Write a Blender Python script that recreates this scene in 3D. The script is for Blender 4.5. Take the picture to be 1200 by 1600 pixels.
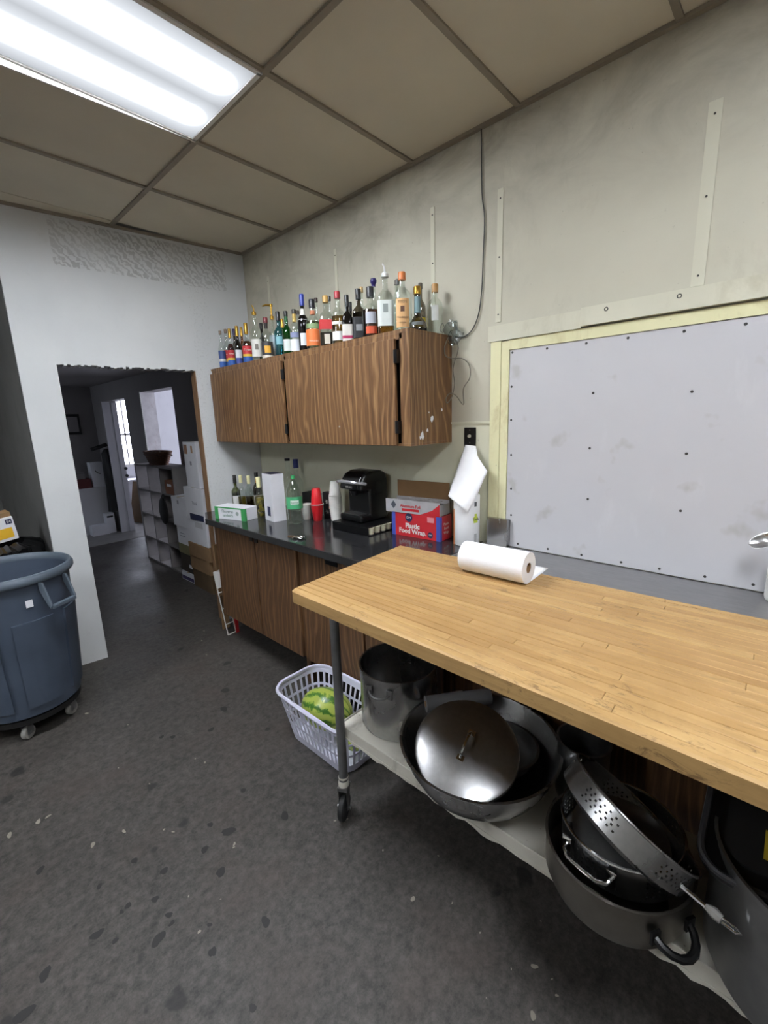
import bpy, bmesh, math, random
from math import sin, cos, pi, radians, sqrt, atan2
from mathutils import Vector, Matrix, Euler
for o in list(bpy.data.objects): bpy.data.objects.remove(o)
random.seed(7)
scene = bpy.context.scene
COL = scene.collection

# ------------------------------------------------------------------ camera
def make_camera():
    yaw, pitch, roll = radians(46.712), radians(11.889), radians(-1.89)
    F = Vector((sin(yaw)*cos(pitch), cos(yaw)*cos(pitch), -sin(pitch)))
    R = Vector((cos(yaw), -sin(yaw), 0)); U = R.cross(F)
    R2 = R*cos(roll)+U*sin(roll); U2 = -R*sin(roll)+U*cos(roll)
    cd = bpy.data.cameras.new('camera'); co = bpy.data.objects.new('camera', cd); COL.objects.link(co)
    cd.sensor_fit = 'VERTICAL'; cd.sensor_height = 36; cd.sensor_width = 27
    cd.lens = 689.86/1600*36; cd.clip_start = .02
    m = Matrix.Identity(4)
    for i in range(3): m[i][0] = R2[i]; m[i][1] = U2[i]; m[i][2] = -F[i]
    m[0][3], m[1][3], m[2][3] = 0, 0, 1.704
    co.matrix_world = m
    scene.camera = co
make_camera()
# ------------------------------------------------------------------ world and exposure
w = bpy.data.worlds.new('world'); scene.world = w; w.use_nodes = True
w.node_tree.nodes['Background'].inputs[0].default_value = (.75, .85, 1, 1)
w.node_tree.nodes['Background'].inputs[1].default_value = .6
vs = scene.view_settings
vs.view_transform = 'Standard'; vs.look = 'None'; vs.gamma = 1; vs.use_curve_mapping = False
vs.exposure = 0.0
TROFFER = 93.0      # radiance of the fluorescent lamp bands
DAYLIGHT = 6.5     # radiance of the window in the far room
scene.cycles.transparent_max_bounces = 24

# ------------------------------------------------------------------ materials
MATS = {}
def srgb(c):
    if isinstance(c, str):
        c = c.lstrip('#'); c = tuple(int(c[i:i+2], 16)/255 for i in (0, 2, 4))
    return tuple((x/12.92 if x <= .04045 else ((x+.055)/1.055)**2.4) for x in c[:3])+(1,)
def base(name):
    m = bpy.data.materials.new(name); m.use_nodes = True
    nt = m.node_tree; b = nt.nodes['Principled BSDF']
    return m, nt, b
def N(nt, t, **kw):
    n = nt.nodes.new(t)
    for k, v in kw.items():
        if hasattr(n, k): setattr(n, k, v)
        else: n.inputs[k].default_value = v
    return n
def ramp(nt, fac, stops):
    r = nt.nodes.new('ShaderNodeValToRGB'); el = r.color_ramp.elements
    while len(el) < len(stops): el.new(.5)
    for e, (p, c) in zip(el, stops): e.position = p; e.color = c
    nt.links.new(fac, r.inputs[0]); return r.outputs[0]
def mixc(nt, fac, a, b, bt='MIX'):
    n = nt.nodes.new('ShaderNodeMix'); n.data_type = 'RGBA'; n.blend_type = bt
    for sock, v in ((n.inputs[0], fac), (n.inputs[6], a), (n.inputs[7], b)):
        if hasattr(v, 'is_output'): nt.links.new(v, sock)
        else: sock.default_value = v
    return n.outputs[2]
def coords(nt, scale=(1, 1, 1), kind='Object', loc=(0, 0, 0), rot=(0, 0, 0)):
    tc = nt.nodes.new('ShaderNodeTexCoord'); mp = nt.nodes.new('ShaderNodeMapping')
    mp.inputs['Scale'].default_value = scale; mp.inputs['Location'].default_value = loc; mp.inputs['Rotation'].default_value = rot
    nt.links.new(tc.outputs[kind], mp.inputs[0]); return mp.outputs[0]
def noise(nt, vec, scale, detail=4, rough=.55, dist=0):
    n = N(nt, 'ShaderNodeTexNoise'); n.inputs['Scale'].default_value = scale; n.inputs['Detail'].default_value = detail
    n.inputs['Roughness'].default_value = rough; n.inputs['Distortion'].default_value = dist
    nt.links.new(vec, n.inputs['Vector']); return n.outputs['Fac']
def bump(nt, b, h, strength=.2, dist=.002):
    n = N(nt, 'ShaderNodeBump'); n.inputs['Strength'].default_value = strength; n.inputs['Distance'].default_value = dist
    nt.links.new(h, n.inputs['Height']); nt.links.new(n.outputs[0], b.inputs['Normal'])
def mat(name, color, rough=.6, metal=0, var=.12, vscale=8, bmp=0, bscale=60, coat=0, spec=None):
    """plain procedural surface: a colour with a little noise wear"""
    if name in MATS: return MATS[name]
    m, nt, b = base(name); c = srgb(color)
    v = coords(nt)
    n = noise(nt, v, vscale)
    lo = tuple(x*(1-var) for x in c[:3])+(1,); hi = tuple(min(1, x*(1+var)) for x in c[:3])+(1,)
    nt.links.new(ramp(nt, n, [(.3, lo), (.7, hi)]), b.inputs['Base Color'])
    b.inputs['Roughness'].default_value = rough; b.inputs['Metallic'].default_value = metal
    if spec is not None: b.inputs['Specular IOR Level'].default_value = spec
    if coat: b.inputs['Coat Weight'].default_value = coat
    if bmp: bump(nt, b, noise(nt, v, bscale, 3), bmp)
    MATS[name] = m; return m
def glassm(name, tint, refl=1.0, rough=.03):
    """thin blown-glass wall: tinted transmission with Fresnel reflection"""
    if name in MATS: return MATS[name]
    m, nt, b = base(name); nt.nodes.remove(b)
    tr = N(nt, 'ShaderNodeBsdfTransparent'); tr.inputs[0].default_value = srgb(tint)
    gl = N(nt, 'ShaderNodeBsdfGlossy'); gl.inputs['Roughness'].default_value = rough; gl.inputs[0].default_value = (refl, refl, refl, 1)
    fr = N(nt, 'ShaderNodeFresnel'); gb = N(nt, 'ShaderNodeNewGeometry')
    io = N(nt, 'ShaderNodeMapRange'); nt.links.new(gb.outputs['Backfacing'], io.inputs['Value']); io.inputs['To Min'].default_value = 1.5; io.inputs['To Max'].default_value = 1/1.5
    nt.links.new(io.outputs[0], fr.inputs[0])
    n = noise(nt, coords(nt), 6); 
    ad = N(nt, 'ShaderNodeMath', operation='MULTIPLY_ADD'); nt.links.new(fr.outputs[0], ad.inputs[0]); ad.inputs[1].default_value = 1.15; ad.inputs[2].default_value = .03
    mx = N(nt, 'ShaderNodeMixShader'); nt.links.new(ad.outputs[0], mx.inputs[0]); nt.links.new(tr.outputs[0], mx.inputs[1]); nt.links.new(gl.outputs[0], mx.inputs[2])
    nt.links.new(mx.outputs[0], nt.nodes['Material Output'].inputs[0])
    MATS[name] = m; return m
def emis(name, color, strength):
    if name in MATS: return MATS[name]
    m, nt, b = base(name); nt.nodes.remove(b)
    e = N(nt, 'ShaderNodeEmission'); e.inputs[0].default_value = srgb(color); e.inputs[1].default_value = strength
    nt.links.new(e.outputs[0], nt.nodes['Material Output'].inputs[0]); MATS[name] = m; return m
def steel(name, val=.55, rough=.25, scale=(1, 1, 30), tint=(1, 1, 1)):
    if name in MATS: return MATS[name]
    m, nt, b = base(name); v = coords(nt, scale); n = noise(nt, v, 12, 5)
    c0 = tuple(val*.92*t for t in tint)+(1,); c1 = tuple(val*1.06*t for t in tint)+(1,)
    nt.links.new(ramp(nt, n, [(.3, c0), (.7, c1)]), b.inputs['Base Color']); b.inputs['Metallic'].default_value = 1
    rr = ramp(nt, noise(nt, coords(nt), 5, 5), [(.3, (rough*.85,)*3+(1,)), (.75, (rough*1.2,)*3+(1,))]); nt.links.new(rr, b.inputs['Roughness'])
    MATS[name] = m; return m
def wood_laminate(name, dark, mid, light, axis_scale=(1, 1, 1), rough=.45):
    """printed walnut veneer with upright cathedral grain"""
    m, nt, b = base(name)
    tc = nt.nodes.new('ShaderNodeTexCoord'); sep = N(nt, 'ShaderNodeSeparateXYZ'); nt.links.new(tc.outputs['Object'], sep.inputs[0])
    # growth rings: distance from a leaning heart line, bent by slow noise
    warp = noise(nt, coords(nt, (3.2, 3.2, .9)), 1.0, 3, .5)
    xy = N(nt, 'ShaderNodeMath', operation='ADD'); nt.links.new(sep.outputs[0], xy.inputs[0]); nt.links.new(sep.outputs[1], xy.inputs[1])
    r = N(nt, 'ShaderNodeMath', operation='MULTIPLY_ADD'); nt.links.new(warp, r.inputs[0]); r.inputs[1].default_value = .34; nt.links.new(xy.outputs[0], r.inputs[2])
    ml = N(nt, 'ShaderNodeMath', operation='MULTIPLY'); nt.links.new(r.outputs[0], ml.inputs[0]); ml.inputs[1].default_value = 150
    sn = N(nt, 'ShaderNodeMath', operation='SINE'); nt.links.new(ml.outputs[0], sn.inputs[0])
    ring_ = ramp(nt, sn.outputs[0], [(.0, (.15,)*3+(1,)), (.55, (.5,)*3+(1,)), (1, (.95,)*3+(1,))])
    streak = noise(nt, coords(nt, (75, 75, 2.4)), 1.0, 5, .65)
    fine = noise(nt, coords(nt, (220, 220, 9)), 1.0, 3, .6)
    f1 = mixc(nt, .68, ring_, streak)
    f2 = mixc(nt, .35, f1, fine)
    c = ramp(nt, f2, [(.32, srgb(dark)), (.5, srgb(mid)), (.68, srgb(light))])
    big = noise(nt, coords(nt, (1.6, 1.6, .55)), 2.2, 3, .5, .6)
    c = mixc(nt, ramp(nt, big, [(.4, (0, 0, 0, 1)), (.8, (.3,)*3+(1,))]), c, srgb(dark))
    nt.links.new(c, b.inputs['Base Color']); b.inputs['Roughness'].default_value = rough
    MATS[name] = m; return m
def butcher():
    m, nt, b = base('maple_board')
    oi = N(nt, 'ShaderNodeObjectInfo')
    geo = N(nt, 'ShaderNodeNewGeometry')
    tc = nt.nodes.new('ShaderNodeTexCoord')
    mp = N(nt, 'ShaderNodeMapping'); mp.inputs['Scale'].default_value = (34, 1.8, 34)
    nt.links.new(geo.outputs['Position'], mp.inputs[0])
    sh = N(nt, 'ShaderNodeVectorMath', operation='ADD'); nt.links.new(mp.outputs[0], sh.inputs[0])
    cmb = N(nt, 'ShaderNodeCombineXYZ'); ml = N(nt, 'ShaderNodeMath', operation='MULTIPLY'); nt.links.new(oi.outputs['Random'], ml.inputs[0]); ml.inputs[1].default_value = 37
    nt.links.new(ml.outputs[0], cmb.inputs[1]); nt.links.new(cmb.outputs[0], sh.inputs[1])
    g = noise(nt, sh.outputs[0], 1.6, 5, .6, .8)
    c = ramp(nt, g, [(.25, srgb('#8d6a3e')), (.5, srgb('#b08c58')), (.75, srgb('#c3a26c'))])
    tone = ramp(nt, oi.outputs['Random'], [(0, srgb('#9c7546')), (.4, srgb('#b38e5a')), (.75, srgb('#c2a06b')), (1, srgb('#a67e4a'))])
    c = mixc(nt, .5, c, tone)
    # knife wear and brown stains with shapes of their own
    w1 = noise(nt, geo.outputs['Position'], 3.1, 6, .7, .4)
    c = mixc(nt, ramp(nt, w1, [(.48, (0, 0, 0, 1)), (.72, (.6,)*3+(1,))]), c, srgb('#94703f'))
    mp2 = N(nt, 'ShaderNodeMapping'); mp2.inputs['Scale'].default_value = (26, 7, 20); nt.links.new(geo.outputs['Position'], mp2.inputs[0])
    sc_ = noise(nt, mp2.outputs[0], 1.4, 6, .75, 1.2)
    w2 = noise(nt, geo.outputs['Position'], 2.3, 2)
    k = N(nt, 'ShaderNodeMath', operation='MULTIPLY'); nt.links.new(ramp(nt, sc_, [(.56, (0, 0, 0, 1)), (.66, (.85,)*3+(1,))]), k.inputs[0]); nt.links.new(ramp(nt, w2, [(.46, (0, 0, 0, 1)), (.58, (.85,)*3+(1,))]), k.inputs[1])
    c = mixc(nt, k.outputs[0], c, srgb('#63482b'))
    nt.links.new(c, b.inputs['Base Color']); b.inputs['Roughness'].default_value = .55
    bump(nt, b, g, .15, .001)
    MATS['maple'] = m; return m
def floor_mat():
    m, nt, b = base('stained_concrete')
    v = coords(nt)
    a = noise(nt, v, 1.1, 8, .65, .3)
    d = noise(nt, v, 9, 8, .75)
    c = ramp(nt, a, [(.34, srgb('#242221')), (.5, srgb('#35312f')), (.66, srgb('#4a4440'))])
    c = mixc(nt, .5, c, ramp(nt, d, [(.36, srgb('#131211')), (.66, srgb('#4d4946'))]))
    mott = noise(nt, v, 30, 7, .85)
    c = mixc(nt, .40, c, ramp(nt, mott, [(.37, srgb('#0b0b0a')), (.64, srgb('#6f6a64'))]))
    # warm rust blooms
    r1 = noise(nt, v, 2.4, 5, .6)
    c = mixc(nt, ramp(nt, r1, [(.5, (0, 0, 0, 1)), (.7, (.45,)*3+(1,))]), c, srgb('#4a3f3a'))
    # trodden black spots
    vo = N(nt, 'ShaderNodeTexVoronoi'); vo.inputs['Scale'].default_value = 6.5; vo.inputs['Randomness'].default_value = 1
    mpd = N(nt, 'ShaderNodeVectorMath', operation='ADD')
    nn = N(nt, 'ShaderNodeTexNoise'); nn.inputs['Scale'].default_value = 14; nt.links.new(v, nn.inputs['Vector'])
    sc2 = N(nt, 'ShaderNodeVectorMath', operation='SCALE'); nt.links.new(nn.outputs['Color'], sc2.inputs[0]); sc2.inputs['Scale'].default_value = .07
    nt.links.new(v, mpd.inputs[0]); nt.links.new(sc2.outputs[0], mpd.inputs[1]); nt.links.new(mpd.outputs[0], vo.inputs['Vector'])
    gate = N(nt, 'ShaderNodeSeparateColor'); nt.links.new(vo.outputs['Color'], gate.inputs[0])
    g2 = N(nt, 'ShaderNodeMath', operation='GREATER_THAN'); nt.links.new(gate.outputs[0], g2.inputs[0]); g2.inputs[1].default_value = .45
    sz = N(nt, 'ShaderNodeMath', operation='MULTIPLY_ADD'); nt.links.new(gate.outputs[1], sz.inputs[0]); sz.inputs[1].default_value = .17; sz.inputs[2].default_value = .07
    df = N(nt, 'ShaderNodeMath', operation='SUBTRACT'); nt.links.new(sz.outputs[0], df.inputs[0]); nt.links.new(vo.outputs['Distance'], df.inputs[1])
    st = N(nt, 'ShaderNodeMath', operation='MULTIPLY', use_clamp=True); nt.links.new(df.outputs[0], st.inputs[0]); st.inputs[1].default_value = 14
    k = N(nt, 'ShaderNodeMath', operation='MULTIPLY'); nt.links.new(st.outputs[0], k.inputs[0]); nt.links.new(g2.outputs[0], k.inputs[1])
    k2 = N(nt, 'ShaderNodeMath', operation='MULTIPLY'); nt.links.new(k.outputs[0], k2.inputs[0]); k2.inputs[1].default_value = .75
    c = mixc(nt, k2.outputs[0], c, srgb('#141414'))
    # flecks of pale paint
    vf = N(nt, 'ShaderNodeTexVoronoi'); vf.inputs['Scale'].default_value = 5.3; nt.links.new(mpd.outputs[0], vf.inputs['Vector'])
    gf = N(nt, 'ShaderNodeSeparateColor'); nt.links.new(vf.outputs['Color'], gf.inputs[0])
    f1 = N(nt, 'ShaderNodeMath', operation='GREATER_THAN'); nt.links.new(gf.outputs[2], f1.inputs[0]); f1.inputs[1].default_value = .5
    f2 = N(nt, 'ShaderNodeMath', operation='LESS_THAN'); nt.links.new(vf.outputs['Distance'], f2.inputs[0]); f2.inputs[1].default_value = .045
    kf = N(nt, 'ShaderNodeMath', operation='MULTIPLY'); nt.links.new(f1.outputs[0], kf.inputs[0]); nt.links.new(f2.outputs[0], kf.inputs[1])
    c = mixc(nt, kf.outputs[0], c, srgb('#b5b0a2'))
    nt.links.new(c, b.inputs['Base Color'])
    nt.links.new(ramp(nt, a, [(.3, (.42,)*3+(1,)), (.7, (.7,)*3+(1,))]), b.inputs['Roughness'])
    bump(nt, b, d, .35, .003)
    return m
def wall_mat(name, c0, c1, stain, stain_amt=.4, scale=1.3, rough=.75, grime=0):
    m, nt, b = base(name); v = coords(nt)
    a = noise(nt, v, scale, 5, .6)
    c = ramp(nt, a, [(.3, srgb(c0)), (.7, srgb(c1))])
    s = noise(nt, coords(nt, (1, 1, .45)), 4.5, 7, .7, .5)
    c = mixc(nt, ramp(nt, s, [(.55, (0, 0, 0, 1)), (.78, (stain_amt,)*3+(1,))]), c, srgb(stain))
    sp = noise(nt, v, 55, 2, .5)
    c = mixc(nt, ramp(nt, sp, [(.74, (0, 0, 0, 1)), (.78, (stain_amt*.8,)*3+(1,))]), c, srgb('#77705f'))
    if grime:      # smoke grime that has settled in drifts high on the wall
        tc = nt.nodes.new('ShaderNodeTexCoord'); sep = N(nt, 'ShaderNodeSeparateXYZ'); nt.links.new(tc.outputs['Object'], sep.inputs[0])
        hz = N(nt, 'ShaderNodeMapRange'); nt.links.new(sep.outputs[2], hz.inputs['Value']); hz.inputs['From Min'].default_value = 2.45; hz.inputs['From Max'].default_value = 3.05
        gn = noise(nt, coords(nt, (1, 1, 1.6)), 2.6, 6, .65, .6)
        gm = N(nt, 'ShaderNodeMath', operation='MULTIPLY'); nt.links.new(hz.outputs[0], gm.inputs[0]); nt.links.new(ramp(nt, gn, [(.35, (0, 0, 0, 1)), (.7, (grime,)*3+(1,))]), gm.inputs[1])
        c = mixc(nt, gm.outputs[0], c, srgb('#6f6459'))
    nt.links.new(c, b.inputs['Base Color']); b.inputs['Roughness'].default_value = rough
    bump(nt, b, noise(nt, v, 90, 3), .12, .002)
    return m
def backwall_mat():
    """white paint with patches of grey adhesive under the ceiling, stippled at the right jamb"""
    m, nt, b = base('white_patched_wall'); v = coords(nt)
    c = ramp(nt, noise(nt, v, 1.7, 5), [(.3, srgb('#c6c8c9')), (.7, srgb('#d2d3d3'))])
    sep = N(nt, 'ShaderNodeSeparateXYZ'); tc = nt.nodes.new('ShaderNodeTexCoord'); nt.links.new(tc.outputs['Object'], sep.inputs[0])
    def box(sock, lo, hi):
        mr = N(nt, 'ShaderNodeMath', operation='COMPARE'); nt.links.new(sock, mr.inputs[0]); mr.inputs[1].default_value = (lo+hi)/2; mr.inputs[2].default_value = (hi-lo)/2; return mr.outputs[0]
    bx_ = N(nt, 'ShaderNodeMath', operation='MULTIPLY'); nt.links.new(box(sep.outputs[0], -1.29, -.16), bx_.inputs[0]); nt.links.new(box(sep.outputs[2], 2.745, 3.02), bx_.inputs[1])
    wv = N(nt, 'ShaderNodeTexWave', wave_type='BANDS', bands_direction='DIAGONAL'); wv.inputs['Scale'].default_value = 12; wv.inputs['Distortion'].default_value = 9; wv.inputs['Detail'].default_value = 3; wv.inputs['Detail Scale'].default_value = 2.2
    nt.links.new(v, wv.inputs[0])
    k = N(nt, 'ShaderNodeMath', operation='MULTIPLY'); nt.links.new(bx_.outputs[0], k.inputs[0]); nt.links.new(ramp(nt, wv.outputs['Fac'], [(.3, (0, 0, 0, 1)), (.7, (.55,)*3+(1,))]), k.inputs[1])
    pn = noise(nt, v, 3.2, 3)
    k2 = N(nt, 'ShaderNodeMath', operation='MULTIPLY'); nt.links.new(k.outputs[0], k2.inputs[0]); nt.links.new(ramp(nt, pn, [(.35, (.35,)*3+(1,)), (.6, (1, 1, 1, 1))]), k2.inputs[1])
    c = mixc(nt, k2.outputs[0], c, srgb('#8b8b8a'))
    st = noise(nt, v, 70, 3, .7)
    kk = N(nt, 'ShaderNodeMath', operation='MULTIPLY'); nt.links.new(box(sep.outputs[0], -.47, -.33), kk.inputs[0]); nt.links.new(ramp(nt, st, [(.55, (0, 0, 0, 1)), (.65, (.35,)*3+(1,))]), kk.inputs[1])
    c = mixc(nt, kk.outputs[0], c, srgb('#9a9a98'))
    d = noise(nt, v, 5, 6, .7)
    c = mixc(nt, ramp(nt, d, [(.6, (0, 0, 0, 1)), (.8, (.25,)*3+(1,))]), c, srgb('#98958c'))
    nt.links.new(c, b.inputs['Base Color']); b.inputs['Roughness'].default_value = .8
    bump(nt, b, noise(nt, v, 80, 3), .12, .002)
    return m
def panel_mat():
    m, nt, b = base('grey_white_wallboard'); v = coords(nt)
    c = ramp(nt, noise(nt, v, 1.2, 4), [(.3, srgb('#b9b8bc')), (.7, srgb('#c2c1c4'))])
    s = noise(nt, v, 6, 3, .5)
    c = mixc(nt, ramp(nt, s, [(.64, (0, 0, 0, 1)), (.71, (.42,)*3+(1,))]), c, srgb('#98938a'))
    s2 = noise(nt, coords(nt, (1, 1, .3)), 9, 5, .6)
    c = mixc(nt, ramp(nt, s2, [(.6, (0, 0, 0, 1)), (.8, (.25,)*3+(1,))]), c, srgb('#d8d8da'))
    nt.links.new(c, b.inputs['Base Color']); b.inputs['Roughness'].default_value = .55
    return m
def melon_mat():
    m, nt, b = base('watermelon_rind')
    tc = nt.nodes.new('ShaderNodeTexCoord'); sep = N(nt, 'ShaderNodeSeparateXYZ'); nt.links.new(tc.outputs['Object'], sep.inputs[0])
    at = N(nt, 'ShaderNodeMath', operation='ARCTAN2'); nt.links.new(sep.outputs[0], at.inputs[0]); nt.links.new(sep.outputs[2], at.inputs[1])
    nz = noise(nt, coords(nt), 14, 5, .7)
    a2 = N(nt, 'ShaderNodeMath', operation='MULTIPLY_ADD'); nt.links.new(nz, a2.inputs[0]); a2.inputs[1].default_value = 1.1; nt.links.new(at.outputs[0], a2.inputs[2])
    ml = N(nt, 'ShaderNodeMath', operation='MULTIPLY'); nt.links.new(a2.outputs[0], ml.inputs[0]); ml.inputs[1].default_value = 10
    sn = N(nt, 'ShaderNodeMath', operation='SINE'); nt.links.new(ml.outputs[0], sn.inputs[0])
    c = ramp(nt, sn.outputs[0], [(.0, srgb('#b3c25a')), (.4, srgb('#93ad45')), (.65, srgb('#5f8a33')), (1, srgb('#3f6f28'))])
    ys = noise(nt, coords(nt), 5, 3)
    c = mixc(nt, ramp(nt, ys, [(.5, (0, 0, 0, 1)), (.7, (.6,)*3+(1,))]), c, srgb('#cbcf5a'))
    nt.links.new(c, b.inputs['Base Color']); b.inputs['Roughness'].default_value = .3; return m
def lamp_mat(strength):
    """prismatic lens lit by two fluorescent tubes behind it (tubes run along local x)"""
    m, nt, b = base('lit_prismatic_lens'); nt.nodes.remove(b)
    tc = nt.nodes.new('ShaderNodeTexCoord'); sep = N(nt, 'ShaderNodeSeparateXYZ'); nt.links.new(tc.outputs['Object'], sep.inputs[0])
    ab = N(nt, 'ShaderNodeMath', operation='ABSOLUTE'); nt.links.new(sep.outputs[1], ab.inputs[0])
    sb = N(nt, 'ShaderNodeMath', operation='SUBTRACT'); nt.links.new(ab.outputs[0], sb.inputs[0]); sb.inputs[1].default_value = .135
    ab2 = N(nt, 'ShaderNodeMath', operation='ABSOLUTE'); nt.links.new(sb.outputs[0], ab2.inputs[0])
    ax = N(nt, 'ShaderNodeMath', operation='ABSOLUTE'); nt.links.new(sep.outputs[0], ax.inputs[0])
    ex = N(nt, 'ShaderNodeMath', operation='SUBTRACT'); nt.links.new(ax.outputs[0], ex.inputs[0]); ex.inputs[1].default_value = .50
    mx = N(nt, 'ShaderNodeMath', operation='MAXIMUM'); nt.links.new(ex.outputs[0], mx.inputs[0]); mx.inputs[1].default_value = 0
    p1 = N(nt, 'ShaderNodeMath', operation='MULTIPLY'); nt.links.new(ab2.outputs[0], p1.inputs[0]); nt.links.new(ab2.outputs[0], p1.inputs[1])
    p2 = N(nt, 'ShaderNodeMath', operation='MULTIPLY_ADD'); nt.links.new(mx.outputs[0], p2.inputs[0]); nt.links.new(mx.outputs[0], p2.inputs[1]); nt.links.new(p1.outputs[0], p2.inputs[2])
    hy = N(nt, 'ShaderNodeMath', operation='SQRT'); nt.links.new(p2.outputs[0], hy.inputs[0])
    band = ramp(nt, hy.outputs[0], [(.0, (1, 1, 1, 1)), (.03, (1, 1, 1, 1)), (.062, (.016,)*3+(1,)), (.085, (.0098,)*3+(1,)), (.15, (.0062,)*3+(1,))])
    mr = N(nt, 'ShaderNodeMath', operation='MULTIPLY'); nt.links.new(band, mr.inputs[0]); mr.inputs[1].default_value = strength
    e = N(nt, 'ShaderNodeEmission'); e.inputs[0].default_value = (.89, .935, 1, 1); nt.links.new(mr.outputs[0], e.inputs[1])
    nt.links.new(e.outputs[0], nt.nodes['Material Output'].inputs[0]); return m

# ------------------------------------------------------------------ mesh helpers
class MB:
    def __init__(s): s.v = []; s.f = []; s.m = []; s.mi = 0
    def mat(s, i): s.mi = i; return s
    def add(s, vs, fs):
        o = len(s.v); s.v += [tuple(p) for p in vs]; s.f += [tuple(i+o for i in f) for f in fs]; s.m += [s.mi]*len(fs); return s
    def box(s, x0, x1, y0, y1, z0, z1):
        return s.add([(x0, y0, z0), (x1, y0, z0), (x1, y1, z0), (x0, y1, z0), (x0, y0, z1), (x1, y0, z1), (x1, y1, z1), (x0, y1, z1)],
                     [(0, 3, 2, 1), (4, 5, 6, 7), (0, 1, 5, 4), (1, 2, 6, 5), (2, 3, 7, 6), (3, 0, 4, 7)])
    def cham(s, x0, x1, y0, y1, z0, z1, b=.003):
        """box with chamfered upper rim"""
        z = z1-b
        return s.add([(x0, y0, z0), (x1, y0, z0), (x1, y1, z0), (x0, y1, z0), (x0, y0, z), (x1, y0, z), (x1, y1, z), (x0, y1, z),
                      (x0+b, y0+b, z1), (x1-b, y0+b, z1), (x1-b, y1-b, z1), (x0+b, y1-b, z1)],
                     [(0, 3, 2, 1), (8, 9, 10, 11), (0, 1, 5, 4), (1, 2, 6, 5), (2, 3, 7, 6), (3, 0, 4, 7), (4, 5, 9, 8), (5, 6, 10, 9), (6, 7, 11, 10), (7, 4, 8, 11)])
    def lathe(s, prof, n=24, c=(0, 0), cap0=True, cap1=True, sq=0):
        """prof: (r,z) from bottom to top; sq>0 squares the section"""
        vs = []; fs = []
        for r, z in prof:
            for i in range(n):
                a = 2*pi*(i+.5)/n; k = 1
                if sq: k = (abs(cos(a))**sq+abs(sin(a))**sq)**(-1/sq)
                vs.append((c[0]+r*k*cos(a), c[1]+r*k*sin(a), z))
        for j in range(len(prof)-1):
            for i in range(n):
                a, b = j*n+i, j*n+(i+1) % n; fs.append((a, b, b+n, a+n))
        if cap0: fs.append(tuple(range(n))[::-1])
        if cap1: fs.append(tuple((len(prof)-1)*n+i for i in range(n)))
        return s.add(vs, fs)
    def tube(s, pts, r, n=8, close=False, caps=True):
        pts = [Vector(p) for p in pts]; m = len(pts); vs = []; fs = []
        up = Vector((0, 0, 1)); prev = None
        for i, p in enumerate(pts):
            if close: t = pts[(i+1) % m]-pts[i-1]
            else: t = pts[min(i+1, m-1)]-pts[max(i-1, 0)]
            t.normalize()
            if prev is None:
                a = t.cross(up)
                if a.length < .05: a = t.cross(Vector((1, 0, 0)))
            else: a = prev-t*prev.dot(t)
            a.normalize(); prev = a; b = t.cross(a)
            rr = r[i] if isinstance(r, (list, tuple)) else r
            for k in range(n):
                q = 2*pi*k/n; vs.append(p+a*cos(q)*rr+b*sin(q)*rr)
        for i in range(m if close else m-1):
            for k in range(n):
                a0 = i*n+k; a1 = i*n+(k+1) % n; b0 = ((i+1) % m)*n+k; b1 = ((i+1) % m)*n+(k+1) % n
                fs.append((a0, a1, b1, b0))
        if caps and not close: fs.append(tuple(range(n))[::-1]); fs.append(tuple((m-1)*n+k for k in range(n)))
        return s.add(vs, fs)
    def prism(s, poly, z0, z1, axis='z'):
        n = len(poly)
        def P(a, b, c): return {'z': (a, b, c), 'y': (a, c, b), 'x': (c, a, b)}[axis]
        vs = [P(a, b, z0) for a, b in poly]+[P(a, b, z1) for a, b in poly]
        return s.add(vs, [tuple(range(n))[::-1], tuple(range(n, 2*n))]+[(i, (i+1) % n, (i+1) % n+n, i+n) for i in range(n)])
    def grid(s, fn, nu, nv):
        vs = [fn(i/nu, j/nv) for j in range(nv+1) for i in range(nu+1)]
        return s.add(vs, [(j*(nu+1)+i, j*(nu+1)+i+1, (j+1)*(nu+1)+i+1, (j+1)*(nu+1)+i) for j in range(nv) for i in range(nu)])
    def ball(s, c, rx, ry, rz, n=16, k=10):
        return s.lathe_at(c, [(sin(pi*j/k), -cos(pi*j/k)) for j in range(1, k)], rx, ry, rz, n)
    def lathe_at(s, c, prof, rx, ry, rz, n):
        o = len(s.v); m = MB().lathe(prof, n)
        return s.add([(c[0]+x*rx, c[1]+y*ry, c[2]+z*rz) for x, y, z in m.v], m.f)
    def xf(s, M):
        s.v = [tuple(M @ Vector(p)) for p in s.v]; return s
    def build(s, name, mats, parent=None, loc=None, rot=None, smooth=False, bev=0, solid=0, sub=0, angle=40):
        me = bpy.data.meshes.new(name); me.from_pydata(s.v, [], s.f)
        if not isinstance(mats, (list, tuple)): mats = [mats]
        for mm in mats: me.materials.append(mm)
        if len(mats) > 1: me.polygons.foreach_set('material_index', s.m)
        bm = bmesh.new(); bm.from_mesh(me); bmesh.ops.recalc_face_normals(bm, faces=bm.faces); bm.to_mesh(me); bm.free()
        if smooth:
            me.polygons.foreach_set('use_smooth', [True]*len(me.polygons))
            try: me.set_sharp_from_angle(angle=radians(angle))
            except Exception: pass
        o = bpy.data.objects.new(name, me); COL.objects.link(o)
        if parent is not None: o.parent = parent
        if loc is not None: o.location = loc
        if rot is not None: o.rotation_euler = rot
        if solid: md = o.modifiers.new('solid', 'SOLIDIFY'); md.thickness = solid; md.offset = 0
        if bev: md = o.modifiers.new('bevel', 'BEVEL'); md.width = bev; md.segments = 2; md.limit_method = 'ANGLE'; md.angle_limit = radians(40)
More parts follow.
